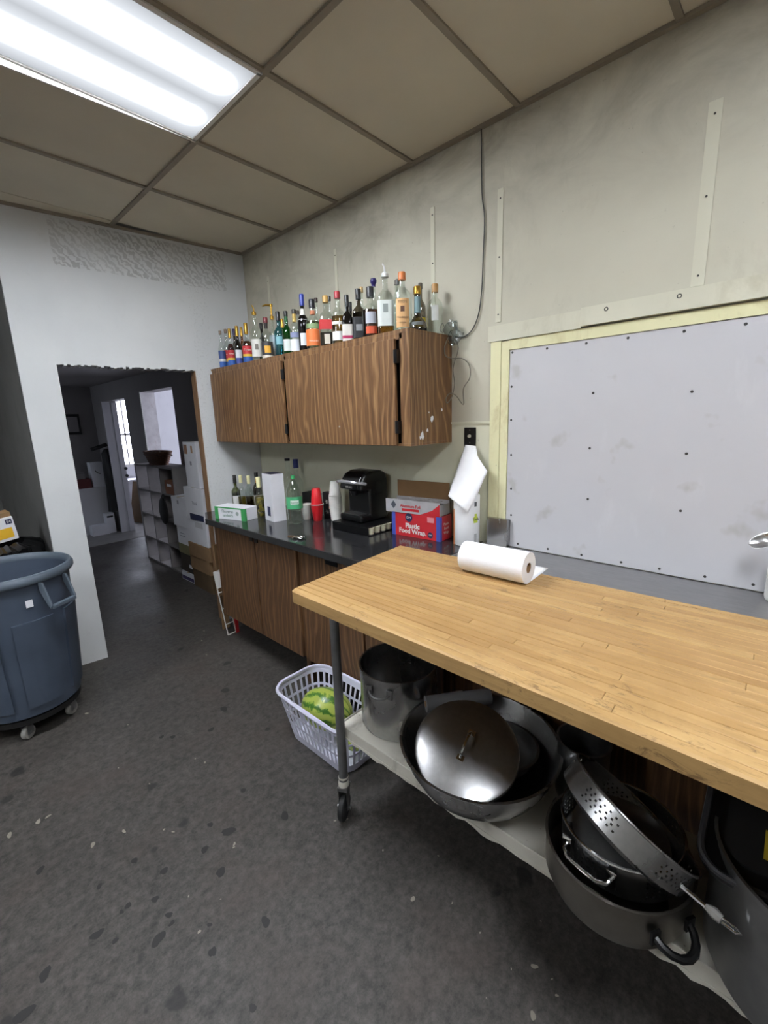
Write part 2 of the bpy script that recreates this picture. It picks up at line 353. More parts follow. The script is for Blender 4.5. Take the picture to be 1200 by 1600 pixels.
        if sub: md = o.modifiers.new('sub', 'SUBSURF'); md.levels = sub; md.render_levels = sub
        return o
def tag(o, label=None, cat=None, group=None, kind=None):
    if label: o['label'] = label
    if cat: o['category'] = cat
    if group: o['group'] = group
    if kind: o['kind'] = kind
    return o
def thing(name, label, cat, loc=(0, 0, 0), rz=0, group=None, rot=None):
    o = bpy.data.objects.new(name, None); COL.objects.link(o); o.location = loc
    o.rotation_euler = rot if rot else (0, 0, rz); o.empty_display_size = .05
    return tag(o, label, cat, group)
def struct(name, mb, m, label=None, **kw):
    return tag(mb.build(name, m, **kw), label, None, None, 'structure')
def rrect(w, d, r, n=5, cx=0, cy=0):
    out = []
    for sx, sy, a0 in ((1, 1, 0), (-1, 1, 90), (-1, -1, 180), (1, -1, 270)):
        for i in range(n+1):
            a = radians(a0+90*i/n); out.append((cx+sx*(w/2-r)+r*cos(a), cy+sy*(d/2-r)+r*sin(a)))
    return out
def text(name, body, size, m, parent, loc, rot, align='CENTER', bold=.0, sx=1):
    cu = bpy.data.curves.new(name, 'FONT'); cu.body = body; cu.size = size; cu.align_x = align; cu.align_y = 'CENTER'; cu.extrude = .0004; cu.offset = bold; cu.resolution_u = 2
    tmp = bpy.data.objects.new(name, cu); COL.objects.link(tmp)
    me = bpy.data.meshes.new_from_object(tmp.evaluated_get(bpy.context.evaluated_depsgraph_get()))
    bpy.data.objects.remove(tmp)
    me.materials.clear(); me.materials.append(m)
    o = bpy.data.objects.new(name, me); COL.objects.link(o); o.parent = parent; o.location = loc; o.rotation_euler = rot; o.scale = (sx, 1, 1)
    return o
W, D, H, S = 2.134, 3.492, 3.05, -.123
UA = atan2(S, 1)
def uvp(u, v, z=0):
    n = sqrt(1+S*S); return (W+(u-S*v)/n, D+(S*u+v)/n, z)

# ------------------------------------------------------------------ palette
M_floor = floor_mat()
M_wall = wall_mat('beige_grey_wall', '#b9b5a4', '#c5c1b0', '#918a78', .4, grime=.75)
M_wall_low = wall_mat('pale_green_wall', '#cac9b2', '#d4d3be', '#a19d82', .35)
M_back = backwall_mat()
M_part = wall_mat('streaked_grey_wall', '#6c6c6c', '#7a7a79', '#4c4c4b', .6, 2.0)
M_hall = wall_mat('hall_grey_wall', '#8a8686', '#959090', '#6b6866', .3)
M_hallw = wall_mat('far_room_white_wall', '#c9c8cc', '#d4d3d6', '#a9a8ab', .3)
M_peel = wall_mat('peeled_reveal', '#b0abac', '#c8c4c4', '#8a4f4c', .9, 9)
M_tile = mat('ceiling_tile_board', '#cbc3b0', .85, var=.05, vscale=2, bmp=.25, bscale=220)
M_tee = mat('ceiling_grid_metal', '#8a8172', .6, var=.1)
M_white = mat('white_paint', '#d6d4cf', .5, var=.04)
M_yellow = wall_mat('yellow_cream_paint', '#d5d1a6', '#ddd9b2', '#a58f5c', .7, 2.5)
M_trim = wall_mat('grey_cream_trim_paint', '#c4c1ae', '#cecbb9', '#8d8568', .45, 2)
M_panel = panel_mat()
M_stud = wood_laminate('bare_pine', '#7a5a3c', '#8d6a48', '#9d7a56', (2, 2, .3))
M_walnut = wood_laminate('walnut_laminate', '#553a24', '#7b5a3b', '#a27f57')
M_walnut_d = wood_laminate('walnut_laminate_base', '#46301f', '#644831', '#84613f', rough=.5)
M_black = mat('black_plastic', '#0d0d0e', .3, var=.2)
M_blackm = mat('black_matte', '#141414', .6, var=.2)
M_counter = mat('black_laminate_counter', '#2a2a2c', .16, var=.25, vscale=4, coat=.2)
M_cedge = mat('black_counter_edge', '#2b2b2b', .45, var=.25)
M_steel = steel('stainless', .46, .28, (6, 6, 6))
M_lid = steel('brushed_lid_steel', .42, .31, (6, 6, 6))
M_steel_d = steel('stainless_dull', .3, .4, (6, 6, 6))
M_steel_t = steel('stainless_counter', .42, .36, (8, 1.2, 1))
M_chrome = steel('bright_chrome', .8, .1)
M_alu = steel('dull_aluminium', .36, .45, (2, 2, 2))
M_warm = steel('warm_worn_steel', .3, .36, (2, 2, 2), (1, .93, .82))
M_iron = mat('dark_iron', '#7d7d7e', .42, metal=.6, var=.25)
M_rubber = mat('black_rubber', '#1c1c1d', .7)
M_maple = butcher()
M_worn = wall_mat('worn_white_paint', '#c3bfb4', '#d0ccc0', '#6c675c', .8, 6)
M_paper = mat('white_paper', '#f0f0f2', .85, var=.02, bmp=.35, bscale=150)
M_card = mat('white_card', '#e3e3e8', .6, var=.03)
M_kraft = mat('brown_cardboard', '#8f7150', .85, var=.12)
M_kraft_d = mat('dark_brown_cardboard', '#5d4a33', .85, var=.15)
M_red = mat('red_plastic', '#cf1d26', .3, var=.08)
M_redp = mat('red_print', '#c32a33', .4, var=.05)
M_blue = mat('blue_print', '#4452a8', .4)
M_navy = mat('navy_print', '#232a4d', .5)
M_greenp = mat('green_print', '#3f9a55', .45)
M_can = mat('slate_blue_plastic', '#46505f', .42, var=.12, vscale=5, bmp=.1, bscale=120)
M_can_rim = mat('slate_blue_plastic_rim', '#59646f', .4, var=.1)
M_wheel = mat('grey_caster_wheel', '#8f8d88', .5)
M_lav = mat('pale_lavender_plastic', '#dcdcf0', .35, var=.03)
M_melon = melon_mat()
M_wire = mat('dark_wire', '#33322e', .5)
M_wireg = mat('grey_wire', '#6f6b60', .5)
M_film = glassm('clear_film', '#f4f4f4', 1, .12)
M_gold = mat('gold_foil', '#b08a3a', .3, metal=.8)
M_orange = mat('orange_print', '#e08a4a', .5)
M_screw = mat('dark_screw', '#3a3836', .5, metal=.4)
def col(h, rough=.45): return mat('tone_'+h.strip('#')+('' if rough == .45 else '_%d' % int(rough*100)), h, rough, var=.05)

# ================================================================== STRUCTURE
struct('floor', MB().box(-2.8, 4.7, -2.8, 10.5, -.06, 0), M_floor, 'stained dark concrete floor with worn pale patches')
struct('floor_hall', MB().box(.68, 4.6, 7.45, 10.3, .0, .004), wall_mat('pale_hall_concrete', '#7c7977', '#8b8886', '#585553', .6, 3), 'paler concrete floor at the far end of the hall')
struct('wall_right', MB().box(W, W+.08, -2.8, 3.6, 0, H), M_wall, 'grimy beige kitchen wall behind the cabinets')
struct('wall_rear', MB().box(-2.8, W, -2.9, -2.8, 0, H), M_white)
struct('wall_left', MB().box(-2.9, -2.8, -2.8, 6.1, 0, H), M_white)
def back_wall():
    mb = MB(); T = .11
    mb.box(-1.573, -1.37, 0, T, 0, H); mb.box(-.479, -.003, 0, T, 0, H)
    n = 46; du = (1.37-.479)/n
    for i in range(n):
        u = -1.37+du*i
        mb.box(u, u+du, 0, T, 2.132-random.random()*.016, H)
    o = struct('wall_back', mb, M_back, 'white patched wall with rough doorway cut into it', loc=(W, D, 0), rot=(0, 0, UA))
    j = MB().box(-.4795, -.486, .006, T-.006, 0, 2.12)
    tag(j.build('door_jamb_stud', M_stud, o), 'bare brown wooden stud lining the doorway')
    return o
back_wall()
struct('wall_partition', MB().box(.585, .68, 3.80, 7.2, 0, H), M_part, 'dark grey streaked wall beside the white pier')
struct('wall_alcove', MB().box(-2.8, .585, 6.0, 6.1, 0, H), M_part)
# hall beyond the doorway
mb = MB(); X0, X1 = 2.222, 2.40
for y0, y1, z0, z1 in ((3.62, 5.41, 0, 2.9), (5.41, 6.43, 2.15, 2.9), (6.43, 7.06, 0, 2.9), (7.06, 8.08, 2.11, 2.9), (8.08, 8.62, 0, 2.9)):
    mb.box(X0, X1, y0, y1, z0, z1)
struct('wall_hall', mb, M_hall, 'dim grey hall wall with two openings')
o = struct('trim_1', MB().box(X0-.004, X1-.004, 6.422, 6.4299, .0, 2.149), M_peel, 'peeled speckled reveal of the hall opening')
struct('trim_2', MB().box(X0-.008, X0-.001, 6.42, 6.445, 0, 2.16), M_white, 'pale corner strip on the hall opening')
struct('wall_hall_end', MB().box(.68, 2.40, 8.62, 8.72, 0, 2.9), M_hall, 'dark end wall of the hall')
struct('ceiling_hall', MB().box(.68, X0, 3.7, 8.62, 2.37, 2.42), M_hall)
# rooms off the hall
struct('wall_side_room', MB().box(X1, 4.6, 6.50, 6.58, 0, 2.7), M_hallw, 'white wall of the lit side room')
struct('wall_side_room_far', MB().box(4.6, 4.7, 3.6, 10.4, 0, 2.7), M_hallw)
struct('wall_side_room_near', MB().box(X1, 4.6, 3.7, 3.8, 0, 2.7), M_hallw)
struct('wall_far_room', MB().box(X1, 4.6, 10.3, 10.4, 0, 2.7), M_hallw)
struct('wall_far_room_left', MB().box(X1-.1, X1, 8.72, 10.3, 0, 2.7), M_hallw)
struct('ceiling_rooms', MB().box(X0, 4.7, 3.6, 10.4, 2.7, 2.75), M_hallw)
def daylight_window(n, loc, rz, w_, h_, k=1):
    o = struct('window_%d' % n, MB().box(-w_/2, w_/2, -.01, 0, 0, h_), emis('daylight_pane_%d' % n, '#e6ecff', DAYLIGHT*k), 'bright daylit window', loc=loc, rot=(0, 0, rz))
    fr = MB(); b = .06
    fr.box(-w_/2-b, -w_/2, -.03, .0, -b, h_+b).box(w_/2, w_/2+b, -.03, 0, -b, h_+b).box(-w_/2, w_/2, -.03, 0, h_, h_+b).box(-w_/2, w_/2, -.03, 0, -b, 0)
    fr.build('window_frame', M_white, o)
    MB().box(-w_/2, w_/2, -.03, -.012, h_*.42, h_*.42+.05).build('window_rail', M_white, o)
    MB().box(-.015, .015, -.03, -.012, 0, h_).build('window_mullion', M_white, o)
    return o
daylight_window(2, (3.15, 10.298, .95), 0, .9, 1.4, 2.2)
daylight_window(3, (4.598, 5.2, .95), -pi/2, 1.0, 1.2, 3.5)

# suspended ceiling: each tile and each grid bar a piece
ceil = struct('ceiling', MB().box(-2.8, W+.08, -2.8, 6.1, H+.06, H+.1), M_tile, 'suspended ceiling of stained grey tiles in a metal grid')
Y0, TS = .483, .6096
xb = [W, 1.209, -.010, -1.229, -2.449, -2.8]
LIGHTS = {(2, 1), (-2, 1), (2, 3)}  # the leftmost slot holds the added fill panel
shared = {}
for k in range(-6, 9):
    ya, yb = max(Y0+TS*k, -2.8), min(Y0+TS*(k+1), 6.0)
    for c in range(5):
        xa, xe = xb[c+1], xb[c]
        if (k, c) in LIGHTS: continue
        if k > 4 and c < 1: continue
        key = (round(xe-xa, 3), round(yb-ya, 3))
        if key not in shared:
            a, b_ = (xe-xa)/2-.004, (yb-ya)/2-.004
            shared[key] = MB().box(-a, a, -b_, b_, 0, .015).build('ceiling_tile', M_tile, ceil).data
            t = [q for q in ceil.children if q.data == shared[key]][0]
        else:
            t = bpy.data.objects.new('ceiling_tile', shared[key]); COL.objects.link(t); t.parent = ceil
        t.location = ((xa+xe)/2, (ya+yb)/2, H+.004)
for k in range(-5, 6):
    y = Y0+TS*k
    MB().box(-2.8, W if k < 5 else .58, y-.0125, y+.0125, H-.006, H+.003).build('grid_bar', M_tee, ceil)
for x in xb[1:5]:
    MB().box(x-.0125, x+.0125, -2.8, 3.62 if x > .6 else 6.0, H-.007, H+.003).build('grid_bar', M_tee, ceil)
MB().box(W-.022, W, -2.8, 3.5, H-.012, H+.003).build('wall_angle', M_tee, ceil)
MB().box(-1.573, 0, -.022, 0, H-.012, H+.003).build('wall_angle', M_tee, ceil, loc=(W, D, 0), rot=(0, 0, UA))
M_lamp = lamp_mat(TROFFER)
def troffer(xc, yc, label, sag=False):
    t = thing('ceiling_light', label, 'ceiling light', (xc, yc, H))
    a, b = .598, .293
    f = MB().box(-a-.006, a+.006, -b-.006, -b+.012, -.012, .004).box(-a-.006, a+.006, b-.012, b+.006, -.012, .004).box(-a-.006, -a+.012, -b, b, -.012, .004).box(a-.012, a+.006, -b, b, -.012, .004)
    f.build('frame', M_white, t)
    MB().box(-a+.01, a-.01, -b+.01, b-.01, -.006, -.002).build('lens', M_lamp, t)
    MB().box(-a-.006, a+.006, -b-.006, b+.006, .0045, .05).build('housing', M_white, t)
    if sag: MB().prism([(-a, -.0125), (a-.02, -.0125), (a-.03, -.014), (.25, -.022), (-.1, -.034), (-a, -.046)], b-.002, b+.006, 'y').build('sagging_lip', M_white, t)
troffer(.5995, Y0+TS*2.5, 'lit fluorescent panel light in the ceiling above the doorway side', True)
troffer(.5995, Y0-TS*1.5, 'lit fluorescent panel light in the ceiling behind the camera')
troffer(-1.839, Y0+TS*2.5, 'added unseen fill panel light in the ceiling left of the doorway')  # added out of view as fill, brightens the wall under the cabinet

# battens, casing and boarded window on the right wall
for i, (y, z0, z1, ww) in enumerate(((1.58, 2.25, 2.80, .026), (1.178, 2.16, 2.755, .03), (.352, 2.155, 2.755, .042), (2.37, 2.25, 2.80, .024), (3.16, 2.3, 2.81, .024))):
    o = struct('trim_%d' % (i+3), MB().cham(0, .004, -ww/2, ww/2, 0, z1-z0, .001), M_trim if i else M_trim, 'narrow painted batten nailed up the wall', loc=(W-.004, y, z0))
    for q in (.06, .5, .93):
        MB().lathe([(.004, 0), (.004, .0015)], 8).build('nail', M_screw, o, loc=(-.0002, 0, q*(z1-z0)), rot=(0, -pi/2, 0))
lowp = struct('trim_8', MB().box(W-.004, W, 1.207, 3.48, 1.0, 1.668), M_wall_low, 'pale green lower wall board')
MB().box(W-.012, W, 1.207, 3.48, 1.662, 1.675).build('ledge', M_wall_low, lowp)
win = struct('window_1', MB().box(W-.010, W-.001, -2.0, 1.105, 1.014, 2.018), M_panel, 'grey white board screwed over the pass through window')
for y, z in ((.918, 2.002), (.741, 2.002), (.574, 2.001), (.377, 1.998), (.191, 1.995), (1.093, 2.005), (1.093, 1.842), (1.09, 1.678), (1.085, 1.501), (1.08, 1.325), (1.076, 1.184), (.699, 1.787), (.699, 1.543), (.693, 1.308), (.331, 1.77), (.327, 1.529), (.326, 1.295), (1.033, 1.033), (.871, 1.034), (.706, 1.033), (.531, 1.032), (.38, 1.033), (.219, 1.034), (.067, 1.036)):
    MB().lathe([(.0058, 0), (.005, .002)], 8).build('screw', M_screw, win, loc=(W-.0100, y, z), rot=(0, -pi/2, 0))
MB().box(W-.016, W, 1.107, 1.148, 1.16, 2.062).build('casing_board', M_yellow, win)
MB().box(W-.020, W, 1.150, 1.207, 1.16, 2.066).build('casing_board', M_yellow, win)
MB().box(W-.016, W, -2.0, 1.107, 2.019, 2.066).build('casing_board', M_yellow, win)
o = struct('trim_9', MB().box(W-.024, W, .764, 1.222, 2.067, 2.142), M_trim, 'painted header board above the boarded window')
o2 = struct('trim_10', MB().box(W-.034, W, -2.0, .763, 2.073, 2.148), M_trim, 'thicker painted header board above the boarded window')
for y in (.66, .40, .12):
    MB().tube([(0, .007*cos(a*pi/6), .007*sin(a*pi/6)) for a in range(12)], .0018, 6, close=True).build('washer', M_screw, o2, loc=(W-.034, y, 2.125))

# ================================================================== FURNITURE
def wpart(mb, name, m, root, **kw):
    """a part given in room coordinates, hung under its thing"""
    L = Vector(root.location) if root.parent is None else Vector(root.location)+Vector(root.parent.location)
    return mb.xf(Matrix.Translation(-L)).build(name, m, root, **kw)

# --- wall cabinet
c = thing('wall_cabinet', 'walnut laminate wall cabinet with two doors, bottles lined up on top', 'cabinet', (1.945, 2.48, 1.563))
wpart(MB().box(1.785, 2.126, 1.475, 3.49, 1.575, 2.118), 'carcass', M_blackm, c)
wpart(MB().box(1.762, 2.128, 1.455, 3.50, 2.119, 2.135), 'top_panel', M_walnut, c)
wpart(MB().box(1.762, 2.128, 1.455, 3.50, 1.563, 1.575), 'bottom_panel', M_walnut, c)
wpart(MB().box(1.762, 2.128, 1.455, 1.474, 1.5755, 2.1185), 'end_panel', M_walnut, c)
o = c.children[-1]
for (x, z, s) in ((2.031, 1.744, .009), (1.943, 1.695, .014), (1.858, 1.614, .017), (1.902, 1.639, .009), (1.915, 1.73, .005), (1.84, 1.60, .008)):
    p = [(x+s*random.uniform(.5, 1.2)*cos(a), z+1.4*s*random.uniform(.4, 1.2)*sin(a)) for a in [i*2*pi/9 for i in range(9)]]
    wpart(MB().prism([(a-1.945, b-1.563) for a, b in p], 1.4541-2.48, 1.455-2.48, 'y').xf(Matrix.Translation((1.945, 2.48, 1.563))), 'chipped_patch', M_card, c)
ff = MB()
ff.box(1.762, 1.784, 1.475, 1.517, 1.5755, 2.1185).box(1.762, 1.784, 3.465, 3.49, 1.5755, 2.1185).box(1.762, 1.784, 2.485, 2.505, 1.5755, 2.1185).box(1.762, 1.784, 1.50, 3.465, 2.092, 2.1185)
wpart(ff, 'face_frame', M_walnut, c)
for y0, y1, ky in ((1.536, 2.478, 1.974), (2.512, 3.488, 2.956)):
    d = wpart(MB().box(1.742, 1.760, y0, y1, 1.566, 2.094), 'door', M_walnut, c, bev=.002)
    yh = 1.527 if y0 < 2 else 2.495
    for z in (2.008, 1.66):
        MB().box(1.737-1.945, 1.7615-1.945, yh-.012-2.48, yh+.012-2.48, z-.032-1.563, z+.032-1.563).tube([(1.738-1.945, y0-.004-2.48, z-.03-1.563), (1.738-1.945, y0-.004-2.48, z+.03-1.563)], .006).build('hinge', M_black, d)
    MB().lathe([(.005, 0), (.004, .003)], 10).build('knob_hole', M_steel, d, loc=(1.742-1.945, ky-2.48, 1.669-1.563), rot=(0, -pi/2, 0))

# --- base cabinets
def base_unit(y0, y1, doors, label, pulls):
    c = thing('base_cabinet', label, 'cabinet', (1.81, (y0+y1)/2, 0))
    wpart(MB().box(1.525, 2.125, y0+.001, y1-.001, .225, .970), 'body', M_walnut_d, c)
    wpart(MB().box(1.74, 2.10, y0+.003, y1-.003, 0, .224), 'toe_kick', M_blackm, c)
    for a, b in doors:
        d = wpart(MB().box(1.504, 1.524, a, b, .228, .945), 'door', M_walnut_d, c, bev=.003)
        for py in pulls:
            if a-.08 < py < b+.08:
                q0, q1 = max(a+.004, py-.05), min(b-.004, py+.05)
                if q1-q0 > .02: MB().box(1.498-1.81, 1.5035-1.81, q0-c.location.y, q1-c.location.y, .915, .946).build('pull', M_black, d)
    wpart(MB().box(1.57, 1.62, y0+.06, y0+.10, 0, .224), 'foot', M_walnut_d, c)
base_unit(2.125, 3.215, ((2.645, 3.205), (2.17, 2.633)), 'walnut base cabinet under the black counter, nearest the doorway', (2.64,))
base_unit(1.03, 2.12, ((1.60, 2.105), (1.07, 1.585)), 'walnut base cabinet under the black counter, behind the white basket', (1.83, 1.33))
base_unit(-.9, 1.025, ((.08, 1.0), (-.86, .06)), 'walnut base cabinet under the steel counter, behind the pots', ())
ct = thing('countertop', 'glossy black laminate countertop with clutter along the wall', 'countertop', (1.79, 2.23, .971))
wpart(MB().prism([(1.452, 1.243), (2.129, 1.243), (2.129, 3.465), (1.562, 3.465), (1.452, 3.222)], .9715, 1.010), 'slab', M_counter, ct, bev=.003)
wpart(MB().box(1.447, 1.4515, 1.243, 3.222, .968, 1.0095), 'edge_band', M_cedge, ct)
st = thing('steel_counter', 'grey stainless steel counter along the boarded window', 'countertop', (1.79, .1, .971))
wpart(MB().box(1.452, 2.130, -1.3, 1.241, .9715, 1.010), 'sheet', M_steel_t, st, bev=.004)
wpart(MB().box(2.085, 2.108, 1.079, 1.195, 1.0105, 1.165), 'splash_plate', M_steel, st)
wpart(MB().box(2.1085, 2.128, 1.079, 1.195, 1.0105, 1.160), 'splash_block', M_steel_d, st)

# --- butcher block cart
tb = thing('work_table', 'butcher block work table on casters with cluttered lower shelf', 'table', (1.25, .4, 0))
ZT, TH = 1.064, .049
def TP(s, t):
    f = (.925+(.9025-.925)*t, 1.393+(-.75-1.393)*t); b = (1.655+(1.747-1.655)*t, 1.452+(-.75-1.452)*t)
    return (f[0]+(b[0]-f[0])*s, f[1]+(b[1]-f[1])*s)
NB = 23
for i in range(NB):
    s0, s1 = i/NB, (i+1)/NB
    cuts = [0]+sorted(random.uniform(.12, .92) for _ in range(2))+[1]
    if i == 0: cuts = [0, 1]
    elif cuts[2]-cuts[1] < .12: cuts[2] = min(.97, cuts[1]+.2)
    for t0, t1 in zip(cuts, cuts[1:]):
        g = .0006; e = .0022; dz = random.uniform(-.0005, 0)
        A, B, Cc, Dd = TP(s0, t0), TP(s1, t0), TP(s1, t1), TP(s0, t1)
        A = (A[0]+g, A[1]-g); B = (B[0]-g, B[1]-g); Cc = (Cc[0]-g, Cc[1]+g); Dd = (Dd[0]+g, Dd[1]+g)
        e0 = .006 if i == 0 else e; e1 = .006 if i == NB-1 else e; f0 = .006 if t0 == 0 else g
        zt = ZT+dz
        lo = [A, B, Cc, Dd]; up = [(A[0]+e0, A[1]-f0), (B[0]-e1, B[1]-f0), (Cc[0]-e1, Cc[1]+g), (Dd[0]+e0, Dd[1]+g)]
        if i == 0 and t0 == 0:
            lo[0:1] = [(A[0], A[1]-.022), (A[0]+.007, A[1]-.006), (A[0]+.020, A[1])]
            up[0:1] = [(A[0]+e0, A[1]-.024), (A[0]+.012, A[1]-.012), (A[0]+.022, A[1]-f0)]
        n = len(lo); zb = ZT-TH; zm = zt-(.005 if i in (0, NB-1) or t0 == 0 else .0014)
        vs_ = [(x, y, zb) for x, y in lo]+[(x, y, zm) for x, y in lo]+[(x, y, zt) for x, y in up]
        fs_ = [tuple(range(n))[::-1], tuple(range(2*n, 3*n))]+[(k+j*n, (k+1) % n+j*n, (k+1) % n+(j+1)*n, k+(j+1)*n) for j in (0, 1) for k in range(n)]
        wpart(MB().add(vs_, fs_), 'board', M_maple, tb)
for x, y in ((1.043, 1.275), (1.415, 1.285), (1.043, -.62), (1.415, -.62)):
    lg = wpart(MB().lathe([(.019, .17), (.019, 1.0145)], 16, (x, y)), 'leg', M_iron, tb, smooth=True)
    q = Vector((x-1.25, y-.4, 0))
    MB().lathe([(.024, .160), (.024, .175), (.021, .185), (.021, .16)], 12, (q.x, q.y)).lathe([(.022, .195), (.0235, .2), (.022, .205)], 12, (q.x, q.y), False, False).build('collar', M_worn, lg, smooth=True)
    fk = MB(); dx, dy = -.015, .005
    fk.box(-.026, .022, -.022, .022, .142, .160)
    for sy in (-1, 1): fk.prism([(-.024, .145), (.02, .145), (.0, .045), (-.022, .045)], sy*.019-.0015, sy*.019+.0015, 'y')
    fk.tube([(-.012, -.03, .056), (-.012, .03, .056)], .006)
    fk.xf(Matrix.Rotation(.5, 4, 'Z')).xf(Matrix.Translation(q)).build('caster_fork', M_steel_d, lg)
    wl = MB().lathe([(.02, -.012), (.052, -.012), (.056, -.008), (.056, .008), (.052, .012), (.02, .012)], 24)
    wl.xf(Matrix.Rotation(pi/2, 4, 'X')).xf(Matrix.Translation((-.012, 0, .0565))).xf(Matrix.Rotation(.5, 4, 'Z')).xf(Matrix.Translation(q)).build('wheel', M_rubber, lg, smooth=True)
sh = MB().box(1.066, 1.44, -.72, 1.30, .400, .430).box(1.058, 1.0655, -.72, 1.305, .385, .436).box(1.066, 1.44, 1.3005, 1.306, .385, .436)
so = wpart(sh, 'shelf', M_worn, tb, bev=.004)
rag = MB(); top_ = []; low_ = []
for k in range(64):
    y = 1.30-k*.0315; low_.append((y, .386-.016*random.random()**2)); top_.append((y, .392))
rag.prism(top_+low_[::-1], 1.0555, 1.0575, 'x')
tag(wpart(rag, 'torn_liner_edge', M_worn, tb), 'torn pale liner hanging off the shelf edge')

# ================================================================== POTS ON THE SHELF
ZS = .4305
def ring(r, n=24, z=0): return [(r*cos(2*pi*i/n), r*sin(2*pi*i/n), z) for i in range(n)]
def pot(name, label, cat, x, y, z, r, h, m, m_in=None, rim=.004, taper=1.0, r0=.02, group=None):
    t = thing(name, label, cat, (x, y, z), group=group)
    rb = r*taper
    prof = [(rb-r0, 0), (rb-r0*.3, r0*.3), (rb, r0), (r, h), (r+rim, h+.002), (r+rim, h+.005), (r-.003, h+.005), (r-.004, h), (rb-.004, r0+.004), (rb-r0, .005), (.001, .0045)]
    MB().lathe(prof, 48, cap1=False).build('body', m, t, smooth=True)
    return t
def loop_handle(parent, r, z, ang, wd=.06, out=.035, tr=.005, m=None, drop=0):
    pts = []
    for i in range(9):
        a = pi*i/8; pts.append((r+out*sin(a)-.002, wd*cos(a), z-drop*sin(a)))
    h = MB().tube(pts, tr, 8)
    for s in (-1, 1): h.box(r-.001, r+.006, s*wd-.012, s*wd+.012, z-.018, z+.018)
    return h.xf(Matrix.Rotation(ang, 4, 'Z')).build('handle', m or M_steel, parent, smooth=True)
p = pot('stockpot', 'tall stainless stockpot at the shelf end beside the basket', 'pot', 1.262, 1.135, ZS, .163, .268, M_steel)
loop_handle(p, .163, .222, radians(-166), .045, .032, .005, M_steel_d, .012)
loop_handle(p, .163, .222, radians(14), .045, .032, .005, M_steel_d, .012)

# big mixing bowl with lid and rolls inside
def bowl(name, label, x, y, z, r, h, m, rot=None):
    t = thing(name, label, 'bowl', (x, y, z), rot=rot)
    prof = [(r*.42, 0), (r*.62, h*.08), (r*.82, h*.34), (r*.93, h*.66), (r*.985, h*.97), (r+.006, h), (r+.007, h+.004), (r-.002, h+.004), (r*.975-.002, h*.95), (r*.92-.003, h*.66), (r*.81-.003, h*.35), (r*.61-.003, h*.1), (r*.4, .004), (.001, .004)]
    MB().lathe(prof, 56, cap1=False).build('shell', m, t, smooth=True)
    return t
bowl('mixing_bowl', 'wide stainless mixing bowl holding a pot lid', 1.185, .70, ZS, .268, .172, M_steel)
def oriented(name, label, cat, loc, normal, spin=0):
    q = Vector((0, 0, 1)).rotation_difference(Vector(normal).normalized())
    return thing(name, label, cat, loc, rot=(q @ Euler((0, 0, spin)).to_quaternion()).to_euler())
lid = oriented('pot_lid', 'round shiny pot lid leaning inside the mixing bowl', 'lid', (1.092, .690, .632), (-.35, -.22, .91), 0)
R = .168
MB().lathe([(R, -.010), (R+.003, -.005), (R, 0), (R-.006, .0), (R-.014, .002), (R*.8, .006), (R*.5, .012), (R*.2, .015), (.001, .0155)], 56, cap0=False, cap1=False).lathe([(R, -.010), (R-.012, -.002), (R*.8, .003), (R*.5, .009), (R*.2, .012), (.001, .0125)], 56, cap0=False, cap1=False).build('dome', M_lid, lid, smooth=True)
hp = [(-.045, 0, .012), (-.042, 0, .022), (-.034, 0, .036), (-.015, 0, .043), (.015, 0, .043), (.034, 0, .036), (.042, 0, .022), (.045, 0, .012)]
MB().tube(hp, .005).box(-.055, -.037, -.012, .012, .010, .016).box(.037, .055, -.012, .012, .010, .016).xf(Matrix.Rotation(.15, 4, 'Z')).build('handle', M_chrome, lid, smooth=True)
bowl('nested_bowl', 'dark smaller bowl nested at the back of the mixing bowl', 1.285, .665, .456, .125, .08, M_steel_d)
b2 = thing('wrap_roll', 'dim translucent roll lying across the back of the mixing bowl', 'roll', (1.3, .86, .62), rot=(pi/2, .25, .9))
MB().lathe([(.012, -.13), (.03, -.13), (.03, .13), (.012, .13)], 20).build('roll', mat('grey_translucent_wrap', '#6e6e70', .5), b2, smooth=True)
MB().lathe([(.011, -.132), (.0115, -.132), (.0115, .132), (.011, .132)], 12).build('core', M_kraft, b2)

# wide pot with colanders
p = pot('braising_pot', 'wide dull steel pot with a dark side handle, holding strainers', 'pot', 1.118, .235, ZS, .176, .135, M_warm, r0=.045)
loop_handle(p, .176, .085, radians(-122), .05, .05, .0095, M_black, .02)
loop_handle(p, .176, .085, radians(58), .05, .05, .0095, M_black, .02)
def perforated(r, h, holes, n=96, rows=9):
    """strainer wall: holes(i,j) True leaves the cell open"""
    mb = MB(); vs = []; fs = []
    for j in range(rows+1):
        for i in range(n):
            a = 2*pi*i/n; vs.append((r*cos(a), r*sin(a), h*j/rows))
    for j in range(rows):
        for i in range(n):
            if holes(i, j): continue
            fs.append((j*n+i, j*n+(i+1) % n, (j+1)*n+(i+1) % n, (j+1)*n+i))
    mb.add(vs, fs)
    return mb
t = oriented('strainer_pot', 'perforated stainless strainer with bright wire handle sitting in the wide pot', 'strainer', (1.14, .232, .536), (.02, .03, 1))
w_ = perforated(.145, .085, lambda i, j: j in (2, 4, 6, 8, 10) and i % 3 == 1 and (i//18) % 2 == 0, 180, 13)
w_.lathe([(.001, 0), (.145, 0)], 48, cap0=False, cap1=False).build('wall', M_steel, t, solid=.0012)
MB().tube(ring(.147, 48, .086), .004, 8, close=True).build('rim', M_chrome, t, smooth=True)
hh = MB().tube([(.145, -.06, .055), (.163, -.058, .05), (.174, -.04, .046), (.176, 0, .045), (.174, .04, .046), (.163, .058, .05), (.145, .06, .055)], .0045)
